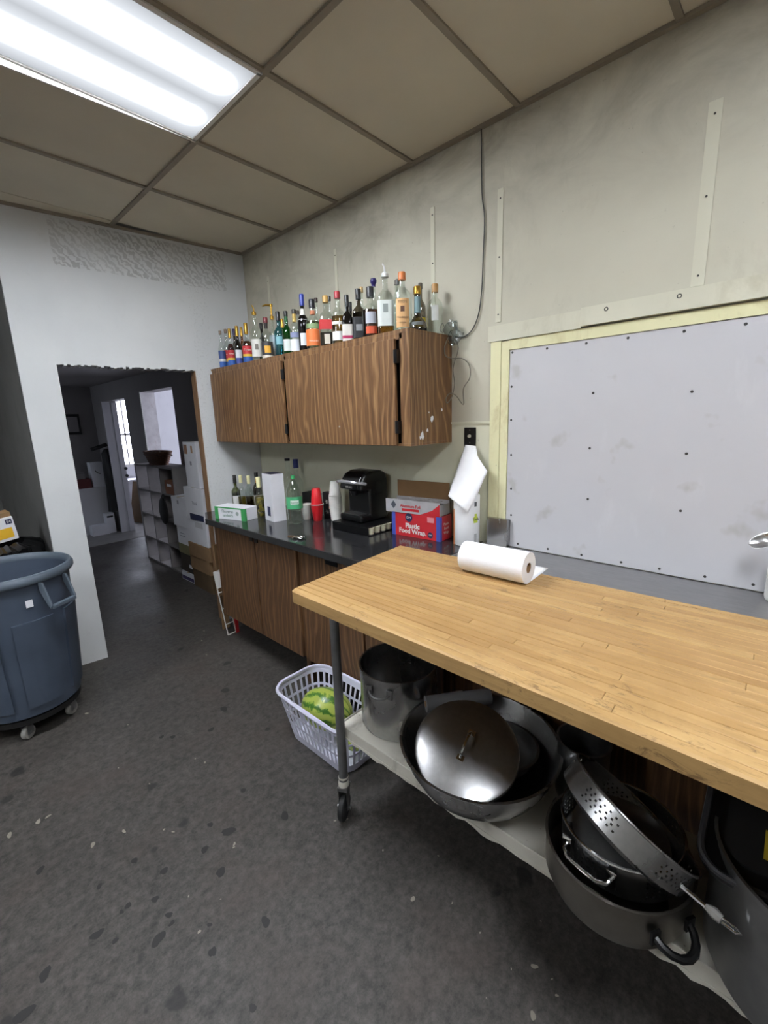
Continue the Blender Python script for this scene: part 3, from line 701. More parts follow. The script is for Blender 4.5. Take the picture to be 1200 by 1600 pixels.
hh.box(.145, .149, -.072, -.048, .035, .075).box(.145, .149, .048, .072, .035, .075).xf(Matrix.Rotation(radians(166), 4, 'Z')).build('handle', M_chrome, t, smooth=True)
l2 = oriented('small_lid', 'small steel lid resting inside the strainer', 'lid', (1.142, .234, .575), (-.1, -.06, 1))
MB().lathe([(.118, 0), (.12, .004), (.10, .008), (.05, .016), (.001, .018)], 40, cap1=False).build('dome', M_steel_d, l2, smooth=True)
MB().tube([(-.03, 0, .014), (-.028, 0, .03), (0, 0, .038), (.028, 0, .03), (.03, 0, .014)], .0045).xf(Matrix.Rotation(.4, 4, 'Z')).build('handle', M_chrome, l2, smooth=True)
t = oriented('colander', 'tilted perforated colander leaning on the strainer', 'colander', (1.128, .204, .690), (-.52, .40, -.75))
w_ = perforated(.165, .062, lambda i, j: j in (3, 5, 7, 9) and (i+(j//2) % 2) % 3 == 1 and (i//20) % 2 == 0, 200, 13)
w_.lathe([(.165, .062), (.13, .078), (.001, .082)], 48, cap0=False, cap1=False).build('wall', M_steel, t, solid=.0012)
MB().tube(ring(.167, 48, 0), .0035, 8, close=True).build('rim', M_steel, t, smooth=True)
p = pot('saucepan', 'tall dark saucepan at the back of the shelf behind the colander', 'pot', 1.352, .405, ZS, .08, .22, M_steel_d)
loop_handle(p, .08, .18, radians(-150), .025, .025, .004, M_steel_d)
tg = thing('tongs', 'bright steel tongs with a grey clip lying over the wide pot', 'tongs', (1.02, .165, .60))
pts = [(1.066, .185, .655), (1.03, .10, .650), (1.011, .030, .645)]
wpart(MB().tube(pts, .0055), 'arm', M_chrome, tg, smooth=True)
wpart(MB().tube([(1.012, .032, .645), (1.008, .016, .645), (1.004, .003, .643)], [.006, .012, .010]), 'clip', M_wheel, tg, smooth=True)
wpart(MB().tube([(1.008, .003, .645), (1.006, -.022, .641), (.999, -.030, .640), (.996, -.022, .640), (1.000, .002, .641)], .003), 'hook', M_chrome, tg, smooth=True)
# big pot at the right
p = pot('aluminium_stockpot', 'large dull aluminium stockpot at the right end of the shelf with wire bail', 'pot', 1.175, -.175, ZS, .215, .31, M_alu, r0=.03)
MB().box(.213, .222, -.014, .014, .215, .275).xf(Matrix.Rotation(radians(-165), 4, 'Z')).build('ear', M_iron, p)
pts = [(-.228+.003*i, -.06-.012*i*1.2, .262-.012*i) for i in range(9)]
MB().tube(pts, .004).build('bail', M_chrome, p, smooth=True)
t = oriented('storage_tub', 'black plastic tub with yellow marks stacked in the large aluminium pot', 'tub', (1.215, -.115, .752), (-.28, .10, 1))
o = MB()
o.prism(rrect(.36, .36, .06, 6), .0, .02); o.prism(rrect(.25, .25, .05, 6), -.10, -.0005)
o.build('tub_body', M_black, t, bev=.004)
o = MB(); rr = rrect(.35, .35, .058, 6)
o.tube([(x, y, .021) for x, y in rr], .008, 8, close=True).build('rim', mat('grey_black_rim', '#3a3a3c', .45), t, smooth=True)
MB().prism(rrect(.27, .27, .05, 6), .0201, .026).build('lid_panel', M_blackm, t)
for a, b_, c_, d_ in ((-.10, -.02, -.05, -.035), (-.10, -.03, .05, .066)):
    MB().box(a, b_, c_, d_, .0262, .0275).build('yellow_mark', col('#b59a2a'), t)

# ================================================================== BOTTLES
GL = {'clear': ('glass_clear', '#f5f9f7'), 'green': ('glass_green', '#58b56e'), 'teal': ('glass_teal', '#7dc2cc'), 'olive': ('glass_olive', '#a9b25a'), 'smoke': ('glass_smoke', '#a39c90'),
      'amber': ('glass_amber', '#c08c4a'), 'dark': None, 'brown': ('glass_brown', '#5a3a26')}
def section(a, sq):
    return 1 if not sq else (abs(cos(a))**sq+abs(sin(a))**sq)**(-1/sq)
PROF = {
 'wine': [(.86, 0), (1, .02), (1, .56), (.93, .61), (.62, .675), (.36, .73), (.33, .78), (.33, .97), (.36, .975), (.36, 1)],
 'liquor': [(.88, 0), (1, .02), (1, .58), (.96, .63), (.72, .69), (.42, .74), (.34, .78), (.34, .95), (.38, .955), (.38, 1)],
 'syrup': [(.9, 0), (1, .02), (1, .54), (.9, .60), (.6, .68), (.42, .74), (.36, .80), (.34, .96), (.37, .965), (.37, 1)],
 'round': [(.9, 0), (1, .02), (1, .55), (.98, .62), (.9, .69), (.7, .75), (.42, .79), (.32, .82), (.32, .97), (.36, .975), (.36, 1)],
 'squat': [(.9, 0), (1, .03), (1, .50), (.95, .60), (.78, .68), (.48, .73), (.32, .77), (.32, .96), (.36, .965), (.36, 1)],
 'flare': [(.95, 0), (1, .03), (.98, .16), (.85, .27), (.55, .37), (.36, .44), (.31, .6), (.30, .96), (.34, .965), (.34, 1)],
 'soda': [(.62, 0), (.9, .03), (1, .09), (.93, .2), (1, .3), (1, .6), (.97, .68), (.78, .8), (.45, .9), (.26, .94), (.26, .96), (.3, .962), (.3, .968), (.24, .97), (.24, 1)],
}
def prof_r(pr, f):
    for (r0, f0), (r1, f1) in zip(pr, pr[1:]):
        if f0 <= f <= f1: return r0+(r1-r0)*(f-f0)/max(1e-6, f1-f0)
    return pr[-1][0]
def bottle(label, x, y, z, R, Ht, style='liquor', glass='clear', liquid=None, labels=(), cap=('#222222', .10), sq=0, group=None, foil=None, top=None, turn=0, txt=None, name='bottle'):
    b = thing(name, label, 'bottle', (x, y, z), group=group)
    pr = PROF[style]
    fa = atan2(-y, -x)+turn
    gm = mat('dark_glass_opaque', '#0f0d0c', .08, var=.1) if GL[glass] is None else glassm(*GL[glass])
    capf = cap[1]
    hb = Ht*(1-capf*.55) if top != 'pump' else Ht*.78
    rot = (0, 0, fa) if sq else None
    MB().lathe([(r*R, f*hb) for r, f in pr], 24, sq=sq).build('glass', gm, b, rot=rot, smooth=True)
    if liquid:
        hx = liquid[0].strip('#'); lm = glassm('liquid_'+hx, tuple((int(hx[i:i+2], 16)/255)**.55 for i in (0, 2, 4)), .4, .1)
        lv = liquid[1]; ins = [(r, f) for r, f in pr if f < lv]+[(prof_r(pr, lv), lv)]
        MB().lathe([(r*R*.93, f*hb+(.004 if f == 0 else 0)) for r, f in ins], 20, sq=sq).build('liquid', lm, b, rot=rot, smooth=True)
    for i, l in enumerate(labels):
        z0, z1, cl = l[:3]; half = radians(l[3] if len(l) > 3 else 72); off = 1.012+.004*i
        n = 12; vs_ = []; fs_ = []
        for j, zz in enumerate((z0, z1)):
            for k in range(n+1):
                a = -half+2*half*k/n; r = prof_r(pr, zz)*R*off*section(a, sq)+.0006; vs_.append((r*cos(a), r*sin(a), zz*hb))
        for k in range(n): fs_.append((k, k+1, n+2+k, n+1+k))
        MB().add(vs_, fs_).build('label', col(cl), b, rot=(0, 0, fa), smooth=True)
    if txt:
        for body, f, size, c_ in txt:
            text('lettering', body, size, col(c_), b, ((R*1.04+.0015)*cos(fa), (R*1.04+.0015)*sin(fa), f*hb), (pi/2, 0, fa+pi/2))
    if foil:
        MB().lathe([(prof_r(pr, f)*R*1.04, f*hb) for f in (foil[1], (foil[1]+foil[2])/2, foil[2])], 16).build('neck_foil', col(foil[0], .35), b, smooth=True)
    rn = max(.0075, pr[-1][0]*R*1.12)
    if top == 'pour':
        cm = M_gold if cap[0] == 'gold' else col(cap[0])
        MB().lathe([(rn*1.05, hb-.012), (rn*1.1, hb+.004), (rn*.6, hb+.012)], 14).tube([(0, 0, hb), (0, 0, hb+.025), (-.004, 0, hb+.04), (-.012, .004, hb+.052)], [.005, .005, .0045, .004]).build('pourer', cm, b, smooth=True)
    elif top == 'pump':
        MB().lathe([(rn*1.2, hb-.01), (rn*1.25, hb+.012), (.006, hb+.02), (.006, hb+.075), (.011, hb+.078), (.011, hb+.092), (.004, hb+.095)], 14).tube([(0, 0, hb+.086), (-.03, .02, hb+.087), (-.05, .033, hb+.078)], [.007, .006, .004]).build('pump', M_gold, b, smooth=True)
    elif top == 'ball':
        MB().lathe([(rn, hb-.008), (rn, hb+.004), (rn*1.5, hb+.012), (rn*1.7, hb+.024), (rn*1.3, hb+.036), (rn*.4, hb+.040)], 14).build('stopper', col(cap[0], .3), b, smooth=True)
    else:
        ch = Ht*capf; cm = M_gold if cap[0] == 'gold' else col(cap[0], .35)
        MB().lathe([(rn, Ht-ch), (rn*1.02, Ht-.003), (rn*.9, Ht)], 16).build('cap', cm, b, smooth=True)
    return b
G1 = 'liquor bottles on the wall cabinet'
ZC = 2.1355
def tor(): return [(.04, .20, '#2f5fae', 80), (.20, .27, '#e3bd3c', 80), (.27, .50, '#c52f35', 80)]
B = bottle
B('syrup bottle with blue label, leftmost on the wall cabinet', 1.835, 3.432, ZC, .026, .287, 'syrup', 'clear', ('#5a5148', .5), [(.04, .2, '#2f5fae', 80), (.2, .27, '#d9d9d6', 80), (.27, .5, '#3c4f86', 80)], ('#7d6a58', .1), group=G1)
B('clear syrup bottle with red yellow and blue label, second from the left end', 1.885, 3.44, ZC, .027, .305, 'syrup', 'clear', ('#4c4038', .5), tor(), ('#7d6a58', .1), group=G1, txt=[('Torani', .39, .014, '#f2e9d8')])
B('red syrup bottle with gold cap and red yellow blue label', 1.835, 3.290, ZC, .028, .280, 'syrup', 'clear', ('#7a1c22', .7), tor(), ('gold', .24), group=G1, txt=[('Torani', .39, .014, '#f2e9d8')])
B('bottle with dark violet cap peeking behind the syrups', 1.97, 3.46, ZC, .028, .32, 'liquor', 'smoke', None, (), ('#2a2350', .16), group=G1)
B('dark brown syrup bottle with gold neck and small white blue label', 1.835, 3.180, ZC, .031, .282, 'syrup', 'brown', ('#3a1d10', .75), [(.05, .22, '#3a4a93', 45), (.22, .45, '#d4d4d8', 45)], ('gold', .26), group=G1)
B('brown bottle with gold cap behind the syrup bottles', 1.97, 3.345, ZC, .027, .315, 'syrup', 'amber', None, [(.1, .4, '#d0873a')], ('gold', .22), group=G1)
B('tall syrup bottle with gold neck and big red label', 1.835, 3.050, ZC, .035, .282, 'syrup', 'clear', ('#7a4a2a', .65), tor(), ('gold', .27), group=G1, txt=[('Torani', .39, .019, '#f2e9d8')])
B('clear bottle with gold pourer and large white label', 1.835, 2.925, ZC, .036, .346, 'liquor', 'clear', None, [(.1, .46, '#dedcd4'), (.24, .36, '#77736a', 18)], ('gold', .1), top='pour', group=G1)
B('dark bottle with black cap behind the white labelled bottle', 2.02, 3.135, ZC, .03, .318, 'liquor', 'dark', None, (), ('#1c1a18', .14), group=G1)
B('clear bottle with dark red cap and yellow black label', 1.835, 2.790, ZC, .040, .276, 'squat', 'clear', ('#6a6058', .45), [(.1, .45, '#3b3a3c'), (.16, .34, '#e0a83a', 30), (.03, .1, '#d8d2c4')], ('#6d2328', .13), foil=('#2b2423', .8, .97), group=G1)
B('slim bottle with tall gold pump and curved spout', 1.92, 2.835, ZC, .028, .372, 'liquor', 'clear', None, [(.06, .6, '#b9c3cc')], ('gold', .1), top='pump', group=G1)
B('teal blue gin bottle with black cap', 1.835, 2.640, ZC, .033, .288, 'liquor', 'teal', None, [(.3, .5, '#7fb3be', 40)], ('#1b1a1d', .2), group=G1)
B('green bottle with gold cap behind the teal bottle', 2.02, 2.858, ZC, .03, .303, 'wine', 'green', None, (), ('gold', .2), group=G1)
B('bright green bottle with black cap and white label', 1.835, 2.550, ZC, .033, .275, 'wine', 'green', None, [(.1, .38, '#d6dcd8', 50)], ('#23211f', .12), foil=('#1e5a2e', .8, .97), group=G1)
B('clear bottle with gold and dark cap and lilac white label', 1.835, 2.462, ZC, .034, .270, 'liquor', 'clear', None, [(.06, .34, '#d9dbe2'), (.38, .5, '#8088a8', 60)], ('#3a332c', .1), foil=('#b89a4e', .76, .95), group=G1)
B('clear bottle with dark cap behind the lilac label', 2.02, 2.667, ZC, .028, .324, 'liquor', 'clear', None, (), ('#4a423c', .08), group=G1)
B('black bottle with tall bright blue cap and white label', 1.835, 2.372, ZC, .034, .342, 'liquor', 'dark', None, [(.12, .36, '#cfd2d6', 40)], ('#2a3a94', .2), foil=('#d6d3cc', .62, .84), group=G1)
B('clear triple sec bottle with orange label and black cap', 1.835, 2.275, ZC, .047, .293, 'squat', 'clear', ('#a9b48e', .62), [(.08, .44, '#e2793e'), (.46, .56, '#7e9468', 60)], ('#232228', .17), foil=('#c77a55', .78, .86), group=G1, txt=[('TRIPLE SEC', .18, .012, '#f3e3d3')])
B('tall clear bottle with dark cap behind the orange label', 2.02, 2.459, ZC, .028, .367, 'liquor', 'clear', None, (), ('#3d2f2a', .07), group=G1)
B('scotch bottle with gold cap and slanted red label', 1.835, 2.148, ZC, .044, .288, 'squat', 'clear', ('#6a5a45', .3), [(.36, .56, '#c03436', 80), (.06, .26, '#c9c4b6', 20)], ('#c09a55', .13), group=G1, sq=8)
B('clear bottle with brown cap behind the red label scotch', 2.02, 2.327, ZC, .027, .351, 'liquor', 'clear', None, (), ('#33302e', .08), group=G1)
B('amber rum bottle with red cap and two white labels', 1.835, 2.042, ZC, .041, .291, 'liquor', 'clear', ('#b08436', .58), [(.08, .26, '#dcdcd8', 60), (.40, .46, '#dedbd0', 60)], ('#a3343a', .13), group=G1)
B('black square bottle with white label and magenta stripe', 1.835, 1.964, ZC, .031, .256, 'squat', 'dark', None, [(.04, .44, '#d9d5cc', 60), (.10, .17, '#b0305c', 60)], ('#1a1a1c', .24), sq=6, group=G1)
B('slender all black bottle between whiskeys', 1.93, 2.035, ZC, .022, .248, 'wine', 'dark', None, (), ('#161616', .2), group=G1)
B('dark whiskey bottle with ornate black label and black cap', 1.835, 1.870, ZC, .036, .269, 'liquor', 'smoke', ('#2a1d14', .6), [(.05, .5, '#232427', 60), (.2, .34, '#8b8d90', 26)], ('#1d1d20', .2), sq=5, group=G1)
B('clear bottle with cork stopper behind the whiskey', 2.02, 2.03, ZC, .028, .345, 'liquor', 'clear', None, (), ('#c2a370', .09), group=G1)
B('broad spiced rum bottle with black silver cap', 1.835, 1.778, ZC, .050, .260, 'squat', 'clear', ('#7a3a1a', .62), [(.3, .55, '#aeb2bc', 34), (.08, .24, '#c8502e', 34)], ('#2a2a2e', .2), group=G1)
B('bottle with round violet stopper behind the rum', 2.02, 1.927, ZC, .028, .352, 'liquor', 'clear', None, (), ('#2d2466', .1), top='ball', group=G1)
B('square clear bottle with white pourer and white label', 1.835, 1.668, ZC, .042, .312, 'liquor', 'clear', ('#b57c2a', .16), [(.14, .56, '#d5dcd8', 62), (.36, .5, '#8f9896', 16)], ('#e4e4e4', .1), top='pour', sq=6, group=G1)
B('empty clear bottle with dark cap, left of the pair behind the pourer', 2.07, 1.795, ZC, .028, .340, 'liquor', 'clear', None, (), ('#6a6458', .07), group=G1)
B('empty clear bottle with dark cap, right of the pair behind the pourer', 2.02, 1.742, ZC, .026, .325, 'liquor', 'clear', None, (), ('#4a4a48', .09), group=G1)
B('clear vodka bottle with copper cap and tan label', 1.835, 1.553, ZC, .047, .281, 'round', 'clear', None, [(.06, .58, '#d8ab74', 42), (.34, .44, '#5d3a26', 12)], ('#d07a45', .13), group=G1, txt=[("TITO'S", .51, .016, '#4a3020'), ('Handmade', .24, .013, '#4a3020'), ('VODKA', .14, .010, '#4a3020')])
B('flared smoky decanter with gold cap at the cabinet corner', 1.965, 1.560, ZC, .052, .240, 'flare', 'smoke', ('#241a14', .14), [(.2, .28, '#6d7072', 40)], ('gold', .16), foil=('#6d8a90', .5, .86), group=G1)
B('bottle with dark cap and yellow label behind the decanter', 2.075, 1.625, ZC, .028, .290, 'liquor', 'smoke', None, [(.2, .4, '#c8b23a')], ('#5a554c', .1), group=G1)
B('round shouldered clear bottle with cork, rightmost on the wall cabinet', 2.055, 1.512, ZC, .043, .258, 'round', 'clear', None, [(.3, .62, '#cfd0cc', 25)], ('#b58a54', .16), group=G1)
# counter bottles
ZK = 1.0105
G2 = 'bottles at the back of the black counter'
B('olive green wine bottle with black capsule on the counter', 1.85, 3.468, ZK, .036, .272, 'wine', 'olive', ('#7a7f2a', .5), [(.1, .42, '#d8d8d2', 50)], ('#191816', .26), group=G2)
B('oil bottle with cream flip cap, next to the wine bottle', 1.85, 3.370, ZK, .034, .277, 'syrup', 'clear', ('#b9a23e', .4), (), ('#e0dba8', .24), group=G2)
B('clear bottle with grey cap between the cream capped bottles', 1.93, 3.395, ZK, .031, .256, 'squat', 'clear', ('#8a7030', .35), (), ('#5c5c60', .12), group=G2)
B('oil bottle with cream cap, second from the wine bottle', 1.85, 3.243, ZK, .034, .281, 'syrup', 'clear', ('#a8923c', .45), (), ('#e0dba8', .24), group=G2)
B('dark bottle with black cap and white label behind the oils', 1.93, 3.255, ZK, .036, .298, 'liquor', 'smoke', ('#3a3228', .4), [(.1, .4, '#d9d9d9')], ('#1a1918', .12), foil=('#a97d3e', .76, .9), group=G2)
B('small black capped bottle at the very back of the counter', 2.02, 3.39, ZK, .03, .235, 'squat', 'brown', None, (), ('#1f1c1a', .14), group=G2)
b = B('jar of yellow green peppers in oil with cream cap', 1.735, 2.905, ZK, .037, .305, 'syrup', 'clear', ('#b5ab58', .62), (), ('#e0dba8', .26), group=G2)
ch = MB()
for i in range(26):
    a = random.random()*6.3; r = random.uniform(.006, .024); z = .012+.155*random.random()
    ch.ball((r*cos(a), r*sin(a), z), .009, .007, .011, 6, 5)
tag(ch.build('pickled_chunks', col('#c9c06a'), b), None, None, None, 'stuff')
B('tall empty clear bottle with black cap behind the white box', 2.06, 2.985, ZK, .050, .412, 'liquor', 'clear', None, (), ('#202024', .05), group=G2)
B('tall empty clear bottle with blue cap behind the soda', 2.06, 2.875, ZK, .050, .410, 'liquor', 'clear', None, (), ('#26306e', .17), group=G2)
B('clear soda bottle with green cap and green label', 1.768, 2.512, ZK, .055, .337, 'soda', 'clear', None, [(.34, .60, '#4fae78', 100), (.44, .53, '#e4efe6', 30)], ('#3f9a5e', .07), group=G2, name='soda_bottle', txt=[('Sprite', .485, .022, '#2f8a55')])

# ================================================================== THINGS ON THE BLACK COUNTER
def carton(name, label, cat, c, size, ang, m, group=None):
    t = thing(name, label, cat, c, ang, group)
    w_, l_, h_ = size
    MB().box(-w_/2, w_/2, -l_/2, l_/2, 0, h_).build('carton', m, t, bev=.0015)
    return t
def face(parent, x, y0, y1, z0, z1, m, name='print'):
    """printed patch on the -x face"""
    return MB().box(x-.0006, x, y0, y1, z0, z1).build(name, m, parent)
def face_y(parent, y, x0, x1, z0, z1, m, name='print'):
    return MB().box(x0, x1, y-.0006, y, z0, z1).build(name, m, parent)
# tall white gift box
t = thing('bottle_box', 'tall open white carton on the counter with navy patch', 'box', (1.752, 2.735, ZK), radians(-8))
w_, l_, h_ = .098, .142, .340; th = .003
MB().box(-w_/2, -w_/2+th, -l_/2, l_/2, 0, h_).box(w_/2-th, w_/2, -l_/2, l_/2, 0, h_).box(-w_/2+th, w_/2-th, -l_/2, -l_/2+th, 0, h_).box(-w_/2+th, w_/2-th, l_/2-th, l_/2, 0, h_).box(-w_/2+th, w_/2-th, -l_/2+th, l_/2-th, 0, .003).build('carton', M_card, t)
MB().box(-w_/2+.004, w_/2-.004, -l_/2+.004, l_/2-.004, .25, .342).build('dark_insert', mat('dark_violet_card', '#28253a', .6), t)
face(t, -w_/2, -.025, .02, .035, .105, M_navy)
# wrap cutter box, green and white
t = carton('film_box', 'white and green film wrap box lying on the counter corner', 'box', (1.607, 3.040, ZK), (.125, .312, .093), radians(14), M_card)
face(t, -.0625, -.156, -.118, 0, .092, M_greenp); face(t, -.0625, .118, .156, 0, .092, M_greenp); face(t, -.0625, -.118, .118, .082, .092, M_greenp)
face_y(t, -.156, -.0625, -.045, 0, .092, M_greenp)
text('lettering', 'Film wrap', .030, col('#6a7a72'), t, (-.0636, .02, .06), (pi/2, 0, -pi/2)); text('lettering', 'sandwich', .03, col('#5f8a70'), t, (-.0636, .02, .03), (pi/2, 0, -pi/2))
MB().lathe([(.015, 0), (.015, .0008)], 16).build('round_mark', col('#9aa5a0'), t, loc=(-.0632, -.08, .05), rot=(0, -pi/2, 0))
# cups
def cup(name, label, x, y, z, rt, rb, h, m, flip=False, lip=None, group=None):
    t = thing(name, label, 'cup', (x, y, z), 0, group, (pi, 0, 0) if flip else None)
    z0 = -h if flip else 0
    MB().lathe([(rb*.9, z0), (rb, z0+.003), (rt, z0+h-.004), (rt+.0025, z0+h-.003), (rt+.0025, z0+h), (rt-.001, z0+h), (rb-.0015, z0+.005), (.001, z0+.005)], 28, cap1=False).build('wall', m, t, smooth=True)
    if lip: MB().tube(ring(rt+.0015, 28, z0+h), .0028, 8, close=True).build('lip', lip, t, smooth=True)
    else: MB().tube(ring(rt+.0008, 28, z0+h), .0018, 8, close=True).build('lip', m, t, smooth=True)
    return t
cup('plastic_cup', 'small translucent white cup beside the red cup', 1.902, 2.560, ZK, .040, .030, .11, mat('milky_plastic', '#d9d6cf', .4))
cup('red_cup', 'red party cup with white rim standing upright', 1.915, 2.455, ZK, .045, .031, .118, M_red, False, M_white)
cup('red_cup', 'red party cup turned upside down on the upright red cup', 1.915, 2.455, ZK+.1215, .040, .030, .112, M_red, True)
for i in range(8):
    cup('paper_cup', 'white paper cup nested right way up in the stack beside the coffee maker', 1.995, 2.345, ZK+.012*i, .0445, .036, .092, mat('white_paper_cup', '#e9e7e2', .6, var=.03), group='stacked paper cups')
cup('paper_cup', 'white paper cup turned upside down on top of the stack', 1.995, 2.345, ZK+.182, .0425, .030, .098, MATS['white_paper_cup'], True)
# dark patterned carton
t = carton('dark_carton', 'narrow dark carton with white snowflake prints behind the cups', 'box', (2.035, 2.462, ZK), (.05, .075, .19), radians(6), mat('dark_violet_carton', '#211d22', .5))
for z in (.12, .045):
    s = MB()
    for k in range(3):
        a = pi*k/3; s.tube([(-.026, -.016*cos(a), z-.016*sin(a)), (-.026, .016*cos(a), z+.016*sin(a))], .0025, 5)
    s.build('snowflake_print', M_white, t)
face(t, -.025, -.034, -.018, .07, .085, M_orange)
carton('grey_carton', 'small grey and white carton tucked behind the snowflake carton', 'box', (2.075, 2.56, ZK), (.05, .06, .165), .1, mat('grey_carton', '#9a9590', .6))
carton('black_canister', 'black canister in shadow behind the red cups', 'canister', (2.06, 2.70, ZK), (.10, .10, .165), .05, M_blackm)
# foil scrap
t = thing('foil_scrap', 'crumpled silver foil scrap near the counter edge', 'scrap', (1.53, 2.16, ZK), .4)
MB().grid(lambda u, v: ((u-.5)*.05, (v-.5)*.07, .004+.012*abs(sin(7*u+2)*cos(9*v))), 8, 8).build('foil', M_chrome, t, solid=.001)
MB().box(.02, .034, -.01, .09, 0, .006).build('strip', M_kraft_d, t)
# coffee maker on its pod drawer
t = thing('pod_drawer', 'low black coffee pod drawer under the coffee maker', 'drawer', (1.936, 2.008, ZK), radians(2))
MB().box(-.128, .128, -.16, .16, 0, .006).box(-.128, .128, -.16, .16, .050, .057).box(-.128, -.122, -.16, .16, .0062, .0498).box(.122, .128, -.16, .16, .0062, .0498).box(-.1218, .1218, -.13, .16, .0062, .0498).build('case', M_black, t, bev=.002)
for i in range(4):
    xx = -.095+.055*i
    MB().lathe([(.017, .008), (.0215, .046), (.024, .047), (.024, .0485)], 16, (xx, -.150)).build('pod', mat('cream_pod', '#d8d5b8', .5), t, smooth=True)
t = thing('coffee_maker', 'black single serve coffee maker with silver handle', 'coffee maker', (1.965, 2.045, ZK+.0575), radians(-2))
body = [(-.105, .0), (.125, .0), (.135, .02), (.135, .26), (.12, .30), (.08, .318), (.0, .318), (-.05, .30), (-.075, .27), (-.095, .232), (-.10, .205), (-.025, .195), (-.025, .045), (-.105, .045)]
MB().prism(body, -.105, .105, 'y').build('body', M_black, t, bev=.012)
MB().prism([(-.104, .215), (-.098, .242), (-.07, .285), (-.04, .312), (-.03, .306), (-.06, .278), (-.088, .24), (-.094, .215)], -.078, .078, 'y').build('brew_head', mat('gloss_black', '#08080a', .12), t, bev=.004)
hd = [(-.06, -.109, .245), (-.10, -.105, .252), (-.128, -.08, .258), (-.136, -.03, .262), (-.137, .03, .262), (-.128, .08, .258), (-.10, .105, .252), (-.06, .109, .245)]
MB().tube(hd, .010, 8).build('handle', mat('silver_plastic', '#b9b9bd', .25, metal=.6), t, smooth=True)
MB().box(-.10, -.03, -.08, .08, .0455, .050).build('drip_tray', M_steel_d, t)
MB().lathe([(.02, .165), (.032, .195)], 16, (-.06, 0)).build('spout', M_black, t, smooth=True)
MB().box(.02, .08, -.1056, -.105, .17, .25).build('water_window', mat('dark_smoke_window', '#1a1a1c', .1), t)
for k in range(3): MB().box(-.02+.02*k, -.01+.02*k, -.03, -.018, .3185, .321).build('button', M_steel, t)
text('lettering', 'KEURIG', .018, M_white, t, (-.105, 0, .222), (pi/2, 0, -pi/2))
# cartons: red food wrap, open foil box on it
t = carton('food_wrap_box', 'red plastic food wrap box with blue ends on the counter', 'box', (2.022, 1.602, ZK), (.125, .345, .143), radians(4), M_redp)
face(t, -.0625, .145, .172, 0, .143, M_blue); face(t, -.0625, -.172, -.145, 0, .143, M_blue)
face_y(t, -.1725, -.0625, -.045, 0, .143, M_blue); MB().box(-.0625, .0625, .145, .1725, .143, .1436).build('print', M_blue, t); 
text('lettering', 'Plastic', .040, M_white, t, (-.0636, .02, .068), (pi/2, 0, -pi/2), bold=.0012); text('lettering', 'Food Wrap.', .040, M_white, t, (-.0636, .02, .035), (pi/2, 0, -pi/2), bold=.0012)
for yy, s in ((.045, .026), (-.105, .018)):
    MB().lathe([(s, 0), (s, .0006)], 20).build('round_logo', M_navy, t, loc=(-.0626, yy, .118 if s > .02 else .03), rot=(0, -pi/2, 0))
    text('lettering', 'DM', s*.8, M_white, t, (-.0638, yy, .118 if s > .02 else .03), (pi/2, 0, -pi/2))
MB().box(-.0636, -.0626, -.13, -.085, .105, .135).build('print', col('#d98a90'), t)
text('lettering', 'Plastic', .022, M_white, t, (0, -.1738, .095), (pi/2, 0, 0)); text('lettering', 'Food', .022, M_white, t, (0, -.1738, .07), (pi/2, 0, 0)); text('lettering', 'Wrap.', .022, M_white, t, (0, -.1738, .045), (pi/2, 0, 0))
t = thing('foil_box', 'open aluminium foil box with raised brown lid on the red box', 'box', (2.014, 1.625, ZK+.1445), radians(6))
w_, l_, h_ = .118, .375, .078; th = .003
sil = mat('silver_grey_print', '#b4b3b6', .35, metal=.2)
MB().box(-w_/2, -w_/2+th, -l_/2, l_/2, 0, h_).box(w_/2-th, w_/2, -l_/2, l_/2, 0, h_).box(-w_/2+th, w_/2-th, -l_/2, -l_/2+th, 0, h_*.8).box(-w_/2+th, w_/2-th, l_/2-th, l_/2, 0, h_*.8).box(-w_/2+th, w_/2-th, -l_/2+th, l_/2-th, 0, .003).build('carton', sil, t)
lidf = MB().box(w_/2-.004, w_/2-.001, -l_/2, l_/2-.01, h_, h_+.10).build('lid_flap', mat('inside_brown_card', '#6f5334', .8), t)
MB().lathe([(.012, -.17), (.03, -.17), (.03, .17), (.012, .17)], 20).build('foil_roll', M_chrome, t, loc=(0, 0, .036), rot=(pi/2, 0, 0), smooth=True)
MB().grid(lambda u, v: (-.05+.09*u, -.17+.33*v, h_-.012+.02*abs(sin(9*v+3*u))*u), 6, 16).build('loose_foil', M_film, t)
MB().prism([(-l_/2, 0), (-l_/2+.13, 0), (-l_/2+.05, .03), (-l_/2, .07)], -w_/2-.0007, -w_/2, 'x').build('red_sweep', M_redp, t)
MB().box(-w_/2-.0006, -w_/2, -.05, .07, .012, .027).build('print', M_redp, t)
text('lettering', 'Aluminum Foil', .024, M_redp, t, (-w_/2-.0012, .01, .042), (pi/2, 0, -pi/2), bold=.0006)
MB().prism([(.13, .02), (.15, .045), (.13, .07), (.11, .045)], -w_/2-.0007, -w_/2, 'x').build('diamond_logo', col('#4a4f58'), t)
